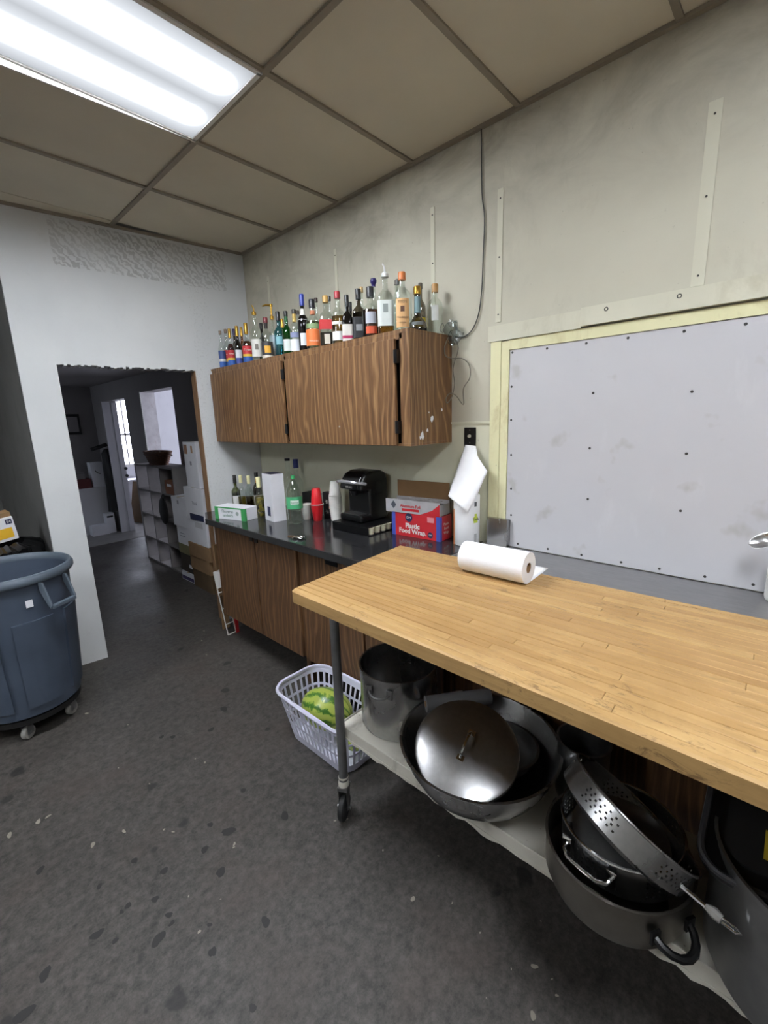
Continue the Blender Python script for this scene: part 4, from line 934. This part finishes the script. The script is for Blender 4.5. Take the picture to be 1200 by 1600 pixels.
# packaged paper towel roll
t = thing('paper_towel_pack', 'standing paper towel roll in printed white wrapper by the splash plate', 'paper towel', (2.04, 1.297, ZK))
MB().lathe([(.066, 0), (.071, .006), (.071, .272), (.066, .28), (.02, .282), (.018, .27)], 32).build('wrapped_roll', M_paper, t, smooth=True)
fa = atan2(-1.297, -2.04)
def arc(parent, r, a0, a1, z0, z1, m, name='print', n=8):
    MB().grid(lambda u, v: (r*cos(a0+(a1-a0)*u), r*sin(a0+(a1-a0)*u), z0+(z1-z0)*v), n, 1).build(name, m, parent, smooth=True)
arc(t, .0718, fa-1.5, fa-1.15, .0, .20, M_orange); arc(t, .0718, fa+.55, fa+.95, .13, .165, col('#c9d94a')); arc(t, .0720, fa+.62, fa+.85, .165, .18, col('#c9d94a')); arc(t, .0720, fa+.6, fa+.82, .22, .245, col('#5a5a5e')); arc(t, .0718, fa+.6, fa+.85, .02, .07, col('#b9b9bb'))
text('lettering', 'Tork', .022, M_navy, t, (.0735*cos(fa+.72), .0735*sin(fa+.72), .15), (pi/2, 0, fa+.72+pi/2))
# loose sheet draped from the outlet
t = thing('paper_towel_sheet', 'loose white paper towel sheet hanging below the black switch plate', 'paper towel', (2.09, 1.31, 1.2))
def lerp_path(p, f):
    f *= len(p)-1; i = min(int(f), len(p)-2); f -= i; return [p[i][k]+(p[i+1][k]-p[i][k])*f for k in (0, 1)]
def sheet(u, v):
    L = lerp_path([(1.334, 1.552), (1.366, 1.47), (1.40, 1.385), (1.425, 1.32), (1.448, 1.258)], v)
    Rr = lerp_path([(1.266, 1.546), (1.256, 1.490), (1.196, 1.415), (1.262, 1.27), (1.315, 1.172)], v)
    y, z = L[0]+(Rr[0]-L[0])*u, L[1]+(Rr[1]-L[1])*u
    x = 2.112-.165*v**1.1-.022*sin(pi*u)*(1-.4*v)-.006*sin(7*u+3*v)
    k = x/2.08; y *= k; z = 1.704+(z-1.704)*k
    return (x-2.09, y-1.31, z-1.2)
MB().grid(sheet, 14, 18).build('sheet', M_paper, t, smooth=True, solid=.0012)
o = thing('wall_switch', 'black wall switch plate above the hanging paper towel', 'switch', (W-.004, 1.334, 1.595))
MB().box(-.006, 0, -.037, .037, -.058, .048).build('plate', M_black, o, bev=.002)
MB().lathe([(.009, 0), (.008, .012)], 12).build('toggle', mat('ivory_toggle', '#b9b3a2', .5), o, loc=(-.006, 0, .002), rot=(0, -pi/2, 0))
for z in (.034, -.034): MB().lathe([(.003, 0), (.003, .001)], 8).build('screw', M_steel_d, o, loc=(-.006, 0, z), rot=(0, -pi/2, 0))
# roll lying on the table
t = thing('paper_towel_roll', 'white paper towel roll lying on the wooden table', 'paper towel', (1.545, .845, ZT+.0625), radians(1.5))
prof = [(.0205, -.14), (.062, -.14), (.0622, -.13), (.0622, .13), (.062, .14), (.0205, .14)]
MB().lathe(prof, 40, cap0=False, cap1=False).xf(Matrix.Rotation(pi/2, 4, 'X')).build('roll', M_paper, t, smooth=True)
MB().lathe([(.0195, -.139), (.0205, -.139), (.0205, .139), (.0195, .139), (.0195, -.139)], 24, cap0=False, cap1=False).xf(Matrix.Rotation(pi/2, 4, 'X')).build('core', M_kraft, t, smooth=True)
def tail(u, v):
    if v < .35: a = -pi/2+(1-v/.35)*.35; return (.0625*cos(a)+0, -.139+.278*u, .0628*sin(a)+.0008)
    s = (v-.35)/.65; return (.0+.2*s, -.139+.278*u*(1-.35*s), -.0618+.004*s*s)
MB().grid(tail, 8, 14).build('loose_end', M_paper, t, smooth=True, solid=.001)
# utensil crock at the right edge
t = thing('utensil_cup', 'white ribbed cup on the steel counter at the right edge', 'cup', (2.066, -.024, ZK))
MB().lathe([(.050, 0), (.054, .004)]+[(.055+.001*(i % 2), .01+.007*i) for i in range(14)]+[(.056, .15), (.053, .15), (.050, .006), (.001, .006)], 32, cap1=False).build('wall', mat('white_ceramic', '#e6e5e2', .3, var=.03), t, smooth=True)
t = thing('serving_spoon', 'large steel serving spoon standing in the white cup', 'spoon', (2.05, -.02, ZK+.008))
sp = MB().tube([(0, 0, 0), (-.01, .025, .13), (-.022, .052, .20)], .004)
sp.build('stem', M_steel, t, smooth=True)
def spoonf(u, v):
    a = (u-.5)*2; b = (v-.5)*2
    k = sqrt(max(0, 1-b*b)); return (a*k*.030, b*.048, .016*(a*a*k*k+b*b)-.016)
qs = Vector((0, 0, 1)).rotation_difference(Vector((-.62, .1, .55)).normalized()).to_matrix().to_4x4()
MB().grid(spoonf, 12, 14).xf(qs).xf(Matrix.Rotation(radians(-22), 4, 'X')).xf(Matrix.Translation((-.035, .070, .222))).build('spoon_bowl', M_steel, t, smooth=True, solid=.0015)

# ================================================================== WIRES AND PLASTIC ON THE WALL
t = thing('hanging_wire', 'thin black wire hanging down the wall from the ceiling', 'wire', (W-.008, 1.3, 2.1))
def smooth_path(p, k=5):
    p = [Vector(q) for q in p]; out = []
    for i in range(len(p)-1):
        a, b, c_, d = p[max(i-1, 0)], p[i], p[i+1], p[min(i+2, len(p)-1)]
        for j in range(k):
            s = j/k; out.append(.5*((2*b)+(c_-a)*s+(2*a-5*b+4*c_-d)*s*s+(3*b-a-3*c_+d)*s**3))
    return out+[p[-1]]
pts = [(2.125, y, z) for y, z in ((1.284, 3.04), (1.276, 2.77), (1.26, 2.653), (1.265, 2.483), (1.27, 2.337), (1.287, 2.218), (1.324, 2.147), (1.375, 2.119), (1.43, 2.125))]
wpart(MB().tube(smooth_path(pts), .0035, 6), 'wire', M_wire, t, smooth=True)
t = thing('looped_wire', 'tangled grey wire looping down beside the wall cabinet', 'wire', (2.10, 1.4, 1.9))
pts = [(2.10, y, z) for y, z in ((1.444, 2.15), (1.419, 2.116), (1.394, 2.058), (1.427, 1.963), (1.418, 1.879), (1.435, 1.812))]+[(2.075, 1.448, 1.779), (2.05, 1.44, 1.798), (2.07, 1.43, 1.828)]+[(2.10, y, z) for y, z in ((1.41, 1.818), (1.36, 1.767), (1.361, 1.848), (1.321, 1.904), (1.326, 1.969), (1.37, 2.006), (1.427, 2.013))]+[(2.06, 1.446, 2.025), (2.05, 1.447, 2.068), (2.08, 1.444, 2.12)]
wpart(MB().tube(smooth_path(pts), .0026, 6), 'wire', M_wireg, t, smooth=True)
t = thing('plastic_bag', 'crumpled clear plastic bag hanging off the wall cabinet corner', 'plastic bag', (2.09, 1.42, 2.14))
rnd = random.Random(3)
def crump(u, v):
    a = u*pi*2; r = (.016+.026*sin(pi*v)**.7)*(1+.45*sin(3*a+9*v)+.25*rnd.uniform(-1, 1)); return (.3*r*cos(a), r*sin(a)-.03*(v-.5), .06*(.5-v)*2+.012*rnd.uniform(-1, 1))
MB().grid(crump, 16, 10).build('film', glassm('crumpled_film', '#dfe2e2', 1, .15), t)
wpart(MB().tube([(2.04+.02*cos(a), 1.452+.004*sin(2*a), 2.165+.022*sin(a)) for a in [i*pi/8 for i in range(17)]], .0022, 6), 'tie_ring', M_wireg, t, smooth=True)

# ================================================================== LAUNDRY BASKET AND MELONS
t = thing('laundry_basket', 'white slotted laundry basket on the floor beside the table', 'basket', (1.306, 1.665, 0))
def basket_wall():
    rows = [0, .018, .03, .045, .105, .118, .178, .191, .25, .275]     # heights; slots in rows 3,5,7
    slots = {3, 5, 7}
    top = rrect(.335, .60, .10, 8); bot = rrect(.235, .47, .07, 8)
    def resample(p, n):
        P = [Vector((a, b)) for a, b in p]; P.append(P[0]); L = [0]
        for a, b in zip(P, P[1:]): L.append(L[-1]+(b-a).length)
        out = []; k = 0
        for i in range(n):
            s = L[-1]*i/n
            while L[k+1] < s: k += 1
            f = (s-L[k])/(L[k+1]-L[k]); out.append(P[k].lerp(P[k+1], f))
        return out
    n = 132; T = resample(top, n); Bt = resample(bot, n); vs = []; fs = []
    for z in rows:
        f = z/.275
        for i in range(n): p = Bt[i].lerp(T[i], f); vs.append((p.x, p.y, z))
    for j in range(len(rows)-1):
        for i in range(n):
            if j in slots and i % 3 != 0: continue
            fs.append((j*n+i, j*n+(i+1) % n, (j+1)*n+(i+1) % n, (j+1)*n+i))
    fs.append(tuple(range(n))[::-1])
    return MB().add(vs, fs), T
bw, T = basket_wall()
bw.build('basket_wall', M_lav, t, solid=.004)
rim = MB(); n = len(T); vs = []; prof = [(0, .262), (.012, .268), (.018, .280), (.012, .290), (0, .288), (-.004, .275)]
cen = Vector((0, 0))
for dx, z in prof:
    for p in T:
        d = p.normalized(); vs.append((p.x+d.x*dx, p.y+d.y*dx, z))
fs = [(j*n+i, j*n+(i+1) % n, ((j+1) % len(prof))*n+(i+1) % n, ((j+1) % len(prof))*n+i) for j in range(len(prof)) for i in range(n)]
rim.add(vs, fs).build('rim', M_lav, t, smooth=True)
m1 = thing('watermelon', 'large striped green watermelon in the laundry basket', 'watermelon', (1.316, 1.715, .172), rot=(.12, 0, .35))
MB().ball((0, 0, 0), .108, .148, .108, 32, 20).build('rind', M_melon, m1, smooth=True)
MB().lathe([(.004, .0), (.003, .012)], 8).build('stem_end', M_kraft, m1, loc=(0, .1475, 0), rot=(-pi/2, 0, 0))
m1 = thing('watermelon', 'smaller watermelon mostly hidden behind the table leg', 'watermelon', (1.326, 1.485, .115), rot=(0, .1, 1.2))
MB().ball((0, 0, 0), .068, .085, .068, 28, 18).build('rind', M_melon, m1, smooth=True)

# ================================================================== TRASH CANS
t = thing('trash_can', 'large slate blue wheeled trash can at the left edge', 'trash can', (.255, 3.20, 0))
MB().lathe([(.24, .135), (.252, .145), (.262, .30), (.283, .62), (.300, .92), (.294, .92), (.277, .62), (.256, .30), (.246, .152), (.001, .150)], 64, cap1=False).build('barrel', M_can, t, smooth=True)
MB().lathe([(.299, .905), (.318, .905), (.324, .915), (.324, .935), (.318, .945), (.298, .945), (.292, .935), (.292, .915)], 64, cap0=False, cap1=False).tube(ring(.308, 64, .945), .010, 8, close=True).build('rim', M_can_rim, t, smooth=True)
# raised vertical panels
for a0, a1 in ((-150, -112), (-98, -60), (-46, -8), (8, 46), (60, 98)):
    pn = MB(); A0, A1 = radians(a0), radians(a1)
    def pf(u, v, off):
        z = .20+.50*v; r = .2535+(z-.2)*.066+off; a = A0+(A1-A0)*u; return (r*cos(a), r*sin(a), z)
    pn.grid(lambda u, v: pf(u, v, .014), 10, 4)
    for e in ([(u/10, 0) for u in range(11)], [(1, v/4) for v in range(5)], [(1-u/10, 1) for u in range(11)], [(0, 1-v/4) for v in range(5)]):
        vs = [pf(u, v, .014) for u, v in e]+[pf(u, v, 0) for u, v in e]; k = len(e)
        pn.add(vs, [(i, i+1, k+i+1, k+i) for i in range(k-1)])
    pn.build('raised_panel', M_can, t, smooth=True)
for ang in (-56, 124):
    h = MB(); a = radians(ang)
    for s in (-1, 1):
        h.prism([(.300, .905), (.325, .905), (.362, .772), (.352, .757), (.338, .775), (.300, .86)], s*.075-.006, s*.075+.006, 'y')
    h.box(.340, .366, -.075, .075, .752, .772)
    h.xf(Matrix.Rotation(a, 4, 'Z')).build('handle', M_can_rim, t, bev=.003)
MB().box(.2945, .2952, -.016, .016, -.02, .02).xf(Matrix.Rotation(radians(-80), 4, 'Z')).xf(Matrix.Translation((0, 0, .80))).build('sticker', M_card, t)
dl = MB().lathe([(.22, .095), (.245, .10), (.248, .132), (.22, .134)], 40).build('dolly', M_blackm, t, smooth=True)
for ang in (-107, -38, 34, 106, 178):
    a = radians(ang); cx, cy = .205*cos(a), .205*sin(a)
    w_ = MB().lathe([(.012, -.014), (.034, -.014), (.038, -.009), (.038, .009), (.034, .014), (.012, .014)], 20).xf(Matrix.Rotation(pi/2, 4, 'X')).xf(Matrix.Rotation(.7, 4, 'Z')).xf(Matrix.Translation((cx, cy, .0385)))
    w_.build('caster_wheel', M_wheel, t, smooth=True)
    MB().box(-.02, .02, -.019, -.0155, .03, .094).box(-.02, .02, .0155, .019, .03, .094).tube([(0, -.022, .0385), (0, .022, .0385)], .007).xf(Matrix.Rotation(.7, 4, 'Z')).xf(Matrix.Translation((cx, cy, 0))).build('caster_fork', M_iron, t)
t = thing('lined_bin', 'bin lined with shiny black bag behind the blue trash can', 'trash can', (.315, 3.965, 0))
MB().lathe([(.20, 0), (.215, .02), (.235, .90), (.23, .90), (.21, .03), (.001, .03)], 40, cap1=False).build('barrel', M_blackm, t, smooth=True)
rnd = random.Random(5)
bagm = mat('black_bag_film', '#0c0c0d', .22, var=.3)
MB().grid(lambda u, v: ((.247+.010*sin(17*u*6.28)+.01*rnd.uniform(-1, 1)-(.09 if v > .8 else 0))*cos(u*2*pi), (.247+.010*sin(17*u*6.28)+.01*rnd.uniform(-1, 1)-(.09 if v > .8 else 0))*sin(u*2*pi), .66+.295*min(v, .8)/.8-(.09 if v > .9 else 0)+.012*rnd.uniform(-1, 1)), 72, 7).build('bag', bagm, t, smooth=True)
MB().lathe([(.17, .88), (.02, .87), (.001, .87)], 24, cap1=False).build('bag_fill', bagm, t)
t = thing('snack_carton', 'white and yellow carton lying in the black lined bin', 'box', (.325, 3.90, 1.035), rot=(.10, -.12, .15))
MB().box(-.09, .09, -.05, .05, -.06, .10).build('carton', M_card, t, bev=.002)
MB().box(-.02, .07, -.0508, -.05, -.04, .03).build('yellow_print', col('#e2b233'), t); MB().box(.045, .08, -.0508, -.05, .055, .088).build('navy_print', M_navy, t)
text('lettering', '24', .026, M_white, t, (.0625, -.0515, .071), (pi/2, 0, 0))
MB().box(-.09, .09, -.03, .05, .1005, .13).build('flap', M_kraft, t)

# ================================================================== HALL STORAGE
GB = 'boxes stacked in the hall'
def hbox(label, x0, x1, y0, y1, z0, z1, m, prints=(), open_top=False, txt=()):
    t = thing('cardboard_box', label, 'box', ((x0+x1)/2, (y0+y1)/2, z0), random.uniform(-.02, .02), GB)
    w_, l_, h_ = x1-x0, y1-y0, z1-z0-.001
    MB().box(-w_/2, w_/2, -l_/2, l_/2, 0, h_).build('carton', m, t, bev=.003)
    MB().box(-w_/2-.0006, w_/2+.0006, -.02, .02, h_, h_+.0006).build('tape', col('#a98e62'), t)
    for f, a, b, c_, d, mm in prints:
        if f == 'x': face(t, -w_/2, a, b, c_, d, mm)
        else: face_y(t, -l_/2, a, b, c_, d, mm)
    for f, body, p, q, s, cc in txt:
        if f == 'x': text('lettering', body, s, col(cc), t, (-w_/2-.0012, p, q), (pi/2, 0, -pi/2))
        else: text('lettering', body, s, col(cc), t, (p, -l_/2-.0012, q), (pi/2, 0, 0))
    return t
hbox('lowest brown box of the hall stack nearest the doorway', 1.885, 2.20, 4.20, 4.64, 0, .205, M_kraft_d)
hbox('middle brown box with printed end in the nearest hall stack', 1.875, 2.19, 4.19, 4.64, .206, .358, M_kraft, [('y', .02, .12, .02, .12, M_kraft_d)])
hbox('upper brown box jutting forward under the white boxes', 1.865, 2.18, 4.14, 4.62, .359, .508, M_kraft, [('y', -.1, .12, .075, .125, M_kraft_d), ('y', -.1, .12, .02, .055, M_kraft_d)])
hbox('white box directly on top of the brown boxes', 1.87, 2.20, 4.16, 4.62, .509, .772, M_card, [('x', -.16, .02, .18, .24, col('#c5c4c6'))])
hbox('white box with navy panels, second from the top of the stack', 1.86, 2.19, 4.15, 4.56, .773, 1.100, M_card, [('y', -.12, .15, .08, .30, M_navy), ('x', -.19, .12, .0, .06, M_navy)], txt=[('y', 'TLC', .02, .035, .06, '#3a3f52'), ('x', 'Think', -.02, .17, .05, '#8d8d96')])
hbox('tall white box with brown prints, top of the hall stack', 1.87, 2.18, 4.19, 4.47, 1.101, 1.548, M_card, [('x', .05, .12, .33, .42, col('#a3744e')), ('x', -.07, -.03, .34, .41, col('#b08a68')), ('x', -.02, .02, .22, .26, col('#8f8f96'))])
hbox('plain brown box behind the tall white box against the wall', 2.03, 2.20, 3.95, 4.13, 1.101, 1.62, M_kraft_d)
t = thing('side_stand', 'dark narrow stand holding up the plain brown box', 'stand', (2.11, 4.03, 0))
MB().box(-.09, .09, -.09, .09, 1.08, 1.10).build('top', M_kraft_d, t)
for sx in (-1, 1):
    for sy in (-1, 1): MB().box(sx*.075-.012, sx*.075+.012, sy*.075-.012, sy*.075+.012, 0, 1.0795).build('leg', M_kraft_d, t)
hbox('violet and white box on the floor behind the brown stack', 1.90, 2.19, 4.68, 4.98, 0, .10, M_card, [('x', -.14, .14, .01, .05, mat('violet_print', '#453a66', .5))])
hbox('dark brown box with pale label in the second hall stack', 1.91, 2.19, 4.68, 4.98, .101, .315, mat('very_dark_card', '#3a3128', .8), [('x', -.13, -.05, .06, .10, M_card)])
hbox('white box with scribbled side above a green band', 1.905, 2.19, 4.68, 4.98, .316, .627, M_card, [('x', -.15, .15, .0, .11, col('#75704a')), ('x', -.06, .08, .2, .205, M_navy), ('x', -.05, .07, .23, .235, M_navy)])
hbox('tall white box, top of the second hall stack', 1.895, 2.19, 4.67, 5.00, .628, .955, M_card, [('x', -.02, .02, .25, .29, col('#8f8f96'))])
# cubby shelf
t = thing('cubby_shelf', 'grey wooden cubby shelf along the hall wall', 'shelf', (2.08, 5.60, 0))
M_cub = mat('grey_board', '#757170', .7)
x0, x1, ya, yb = 1.955, 2.215, 5.03, 6.18
for y in (ya, 5.40, 5.77, yb-.02): wpart(MB().box(x0, x1, y, y+.02, .0205, 1.2295), 'upright', M_cub, t)
for z in (0, .30, .61, .92, 1.23): wpart(MB().box(x0-.003, x1, ya-.002, yb+.002, z, z+.02), 'shelf_board', M_cub, t)
t = thing('wicker_basket', 'dark wicker basket on top of the cubby shelf', 'basket', (2.08, 5.72, 1.2505))
bm_ = MB()
for k in range(7):
    f = k/6; bm_.tube([((.075+.045*f)*cos(a), (.20+.09*f)*sin(a), .012+.14*f) for a in [i*2*pi/36 for i in range(36)]], .0125, 6, close=True)
bm_.build('woven_wall', mat('brown_wicker', '#5c3a24', .7, var=.4, vscale=60), t, smooth=True)
MB().lathe_at((0, 0, .003), [(1, -1), (1, 1)], .085, .21, .003, 30).build('bottom', MATS['brown_wicker'], t)
MB().grid(lambda u, v: ((.09)*(2*u-1), .22*(2*v-1), .125+.03*sin(9*u+3)*cos(13*v)), 8, 16).build('contents', mat('dark_cloth', '#2e2a29', .9, var=.5, vscale=25), t, smooth=True, solid=.004)
t = hbox('brown and red carton in the upper cubby', 1.96, 2.18, 5.06, 5.30, .941, 1.10, mat('russet_carton', '#7d4d2f', .7), [('x', -.06, .06, .09, .12, M_card)])
t = hbox('white cylinder shaped carton low in the cubby', 1.98, 2.05, 5.50, 5.56, .631, .85, M_card)
t = thing('black_bag', 'black bag hanging on the front of the cubby shelf', 'bag', (1.915, 5.32, .60))
MB().ball((0, 0, .14), .035, .10, .16, 16, 12).build('sack', M_blackm, t, smooth=True)
MB().tube([(.012, -.05, .26), (.015, -.03, .32), (.02, 0, .338), (.015, .03, .32), (.012, .05, .26)], .006).build('strap', M_blackm, t, smooth=True)
# leaning rack, level and cardboard at the doorway
t = thing('wire_rack', 'white wire rack leaning on the end of the base cabinet', 'rack', (1.58, 3.265, 0), rot=(-.045, -.09, 0))
rk = MB()
for x in (-.035, .035): rk.tube([(x, 0, .006), (x, 0, .56)], .0045, 6)
for z in (.006, .10, .24, .38, .56): rk.tube([(-.035, 0, z), (.035, 0, z)], .0045, 6)
rk.build('frame', M_white, t, smooth=True)
MB().box(-.033, .033, -.004, .004, .42, .555).build('plate', M_white, t)
t = thing('cardboard_strip', 'narrow brown cardboard strip leaning in the doorway corner', 'cardboard', (1.60, 3.40, 0), rot=(-.03, .02, .2))
MB().box(-.035, .035, -.006, .006, .002, .74).build('sheet', M_kraft, t)
MB().box(-.03, .03, -.0066, -.006, .2, .3).build('print', M_kraft_d, t)
t = thing('red_level', 'narrow red strip standing between cabinet end and rack', 'tool', (1.625, 3.262, 0))
MB().box(-.012, .012, -.01, .01, 0, .62).build('bar', M_redp, t)
MB().box(-.0125, .0125, -.0105, .0105, .2, .22).build('band', M_white, t)
# far end of hall
t = thing('low_cabinet', 'pale low cabinet at the dark end of the hall', 'cabinet', (1.85, 8.45, 0))
MB().box(-.55, .34, -.13, .16, .0, .74).build('body', M_hallw, t); MB().box(-.57, .36, -.15, .165, .7405, .765).build('top', M_hallw, t)
t = thing('white_carton', 'white carton with dark scrawl on the low cabinet', 'box', (2.06, 8.42, .766)); MB().box(-.085, .085, -.09, .09, 0, .40).build('carton', M_card, t); MB().tube([(-.03, -.0915, .27), (.0, -.0915, .23), (.04, -.0915, .21)], .006).build('scrawl', M_black, t)
t = thing('red_crate', 'dark red crate beside the white carton at the hall end', 'crate', (1.83, 8.42, .766)); MB().box(-.12, .12, -.1, .1, 0, .15).build('crate_body', mat('dark_red_plastic', '#5a1d1f', .5), t); MB().box(-.08, .06, -.06, .06, .1502, .24).build('contents', M_cub, t)
t = thing('hanging_coat', 'long black coat hanging at the dark end of the hall', 'coat', (2.19, 8.15, .36))
def coat(u, v):
    a = u*2*pi; z = 1.02*v; r = .10-.03*v+.012*sin(5*a+6*v); r *= (1 if v < .93 else 1-(v-.93)*9); return (r*cos(a)*.95, r*sin(a)*.8, z)
MB().grid(coat, 24, 14).build('cloth', M_blackm, t, smooth=True)
MB().tube([(-.20, .02, 1.02), (0, .02, 1.08), (.02, .02, 1.09)], .03).build('sleeve', M_blackm, t, smooth=True)
t = thing('floor_carton', 'low white carton on the floor at the hall end', 'box', (1.93, 8.22, 0)); MB().box(-.12, .12, -.09, .09, 0, .16).build('carton', M_card, t); MB().box(-.10, .10, -.07, .07, .1602, .168).build('flap', M_card, t)
t = thing('floor_carton', 'taller white carton with dark hand slot at the hall end', 'box', (2.095, 8.235, 0)); MB().box(-.062, .062, -.07, .07, 0, .33).build('carton', M_card, t); MB().box(-.045, .045, -.071, -.07, .265, .295).build('hand_slot', M_black, t)
t = thing('picture_frame', 'dark picture frame on the hall end wall', 'picture', (1.90, 8.615, 1.62)); MB().box(-.10, .10, -.02, 0, 0, .32).build('frame', M_blackm, t); MB().box(-.07, .07, -.021, -.0205, .04, .28).build('print', M_hall, t)
# white door frame of the bright far room
t = tag(MB().box(2.205, 2.41, 8.064, 8.079, 0, 2.11).build('door_1', M_hallw), 'white open door frame leading to the bright room', None, None, 'structure')
MB().box(2.33, 2.40, 8.04, 8.063, 0, 2.10).build('stop_strip', M_hallw, t)
for z in (1.05, .93): MB().lathe([(.025, 0), (.025, .012)], 12).build('lock', M_black, t, loc=(2.40, 8.04, z), rot=(pi/2, 0, 0))
t = thing('white_chest', 'white chest under the bright far window', 'chest', (3.1, 10.05, 0)); MB().box(-.5, .5, -.2, .2, 0, .62).build('body', M_hallw, t); MB().box(-.52, .52, -.22, .21, .6205, .66).build('lid', M_hallw, t)
t = thing('leaning_board', 'dark board leaning inside the bright room doorway', 'board', (2.66, 8.6, 0), rot=(0, .22, .3)); MB().box(-.012, .012, -.25, .25, .006, .75).build('panel', M_kraft_d, t)

# ================================================================== FLOOR LITTER
def blobs(name, pts, m, label, z, el, seed):
    rn = random.Random(seed); mb = MB()
    for x, y, r in pts:
        a0 = rn.random()*pi; n = 14; poly = []
        for i in range(n):
            a = 2*pi*i/n; rr = r*(.92+.12*sin(2*a+x*90)+.10*sin(3*a+y*70)+rn.uniform(-.1, .1)); px, py = rr*cos(a)*el, rr*sin(a)/el; poly.append((x+px*cos(a0)-py*sin(a0), y+px*sin(a0)+py*cos(a0)))
        mb.prism(poly, .0002, z)
    return tag(mb.build(name, m), label, 'litter', None, 'stuff')
chips = [(.115, 2.284, .012), (.15, 2.283, .009), (.356, 1.938, .0085), (.247, 1.969, .011), (.475, 1.814, .0049), (.497, 1.773, .0056), (.644, 1.521, .0067), (.635, 1.51, .004), (.4, 1.314, .0056), (.771, 2.054, .0059), (.473, 3.001, .010), (.459, 2.359, .0042), (.527, 2.127, .004), (.992, 1.288, .0042), (1.033, 1.254, .0042), (.607, 2.688, .0039), (.749, 2.117, .0034), (.427, 1.459, .0036), (.501, 1.359, .0024), (.017, 2.297, .0128), (1.031, 1.039, .0039), (1.051, .718, .0034), (.968, .832, .009), (1.035, .595, .0032), (1.067, .419, .009), (1.043, .338, .0047), (.952, .371, .010), (1.013, .47, .003), (1.072, .365, .0029), (1.16, .858, .0038), (1.009, 1.28, .0035), (1.203, .458, .0022), (.898, .491, .0019), (1.36, 3.35, .008), (1.28, 3.1, .006), (1.45, 3.5, .007)]
blobs('paint_chips', chips, mat('pale_chip', '#8b857a', .8), 'pale paint chips and crumbs scattered over the dark floor', .0016, 1.35, 11)
spots = [(.62, 1.685, .013), (.658, 1.593, .025), (.55, 1.454, .02), (.403, 1.626, .015), (.264, 1.594, .012), (.351, 1.449, .012), (.348, 1.414, .01), (.339, 1.542, .013), (.241, 1.588, .008), (.16, 1.573, .018), (.196, 1.504, .01), (.57, 1.17, .018), (.403, 1.223, .015), (.434, 1.309, .008), (-.051, 1.496, .024), (.013, 1.57, .019), (.861, 1.475, .021), (.811, 1.742, .014), (.074, 2.004, .016), (1.051, 2.39, .024), (.739, 2.378, .015), (.698, 2.427, .013), (.911, 2.27, .017), (.551, 1.591, .016), (.297, 1.398, .022), (.416, .996, .012), (.214, 1.753, .011), (.34, 1.761, .013)]
blobs('gum_spots', spots, mat('black_gum', '#222120', .6), 'blackened gum spots trodden flat on the floor', .0007, 1.15, 12)
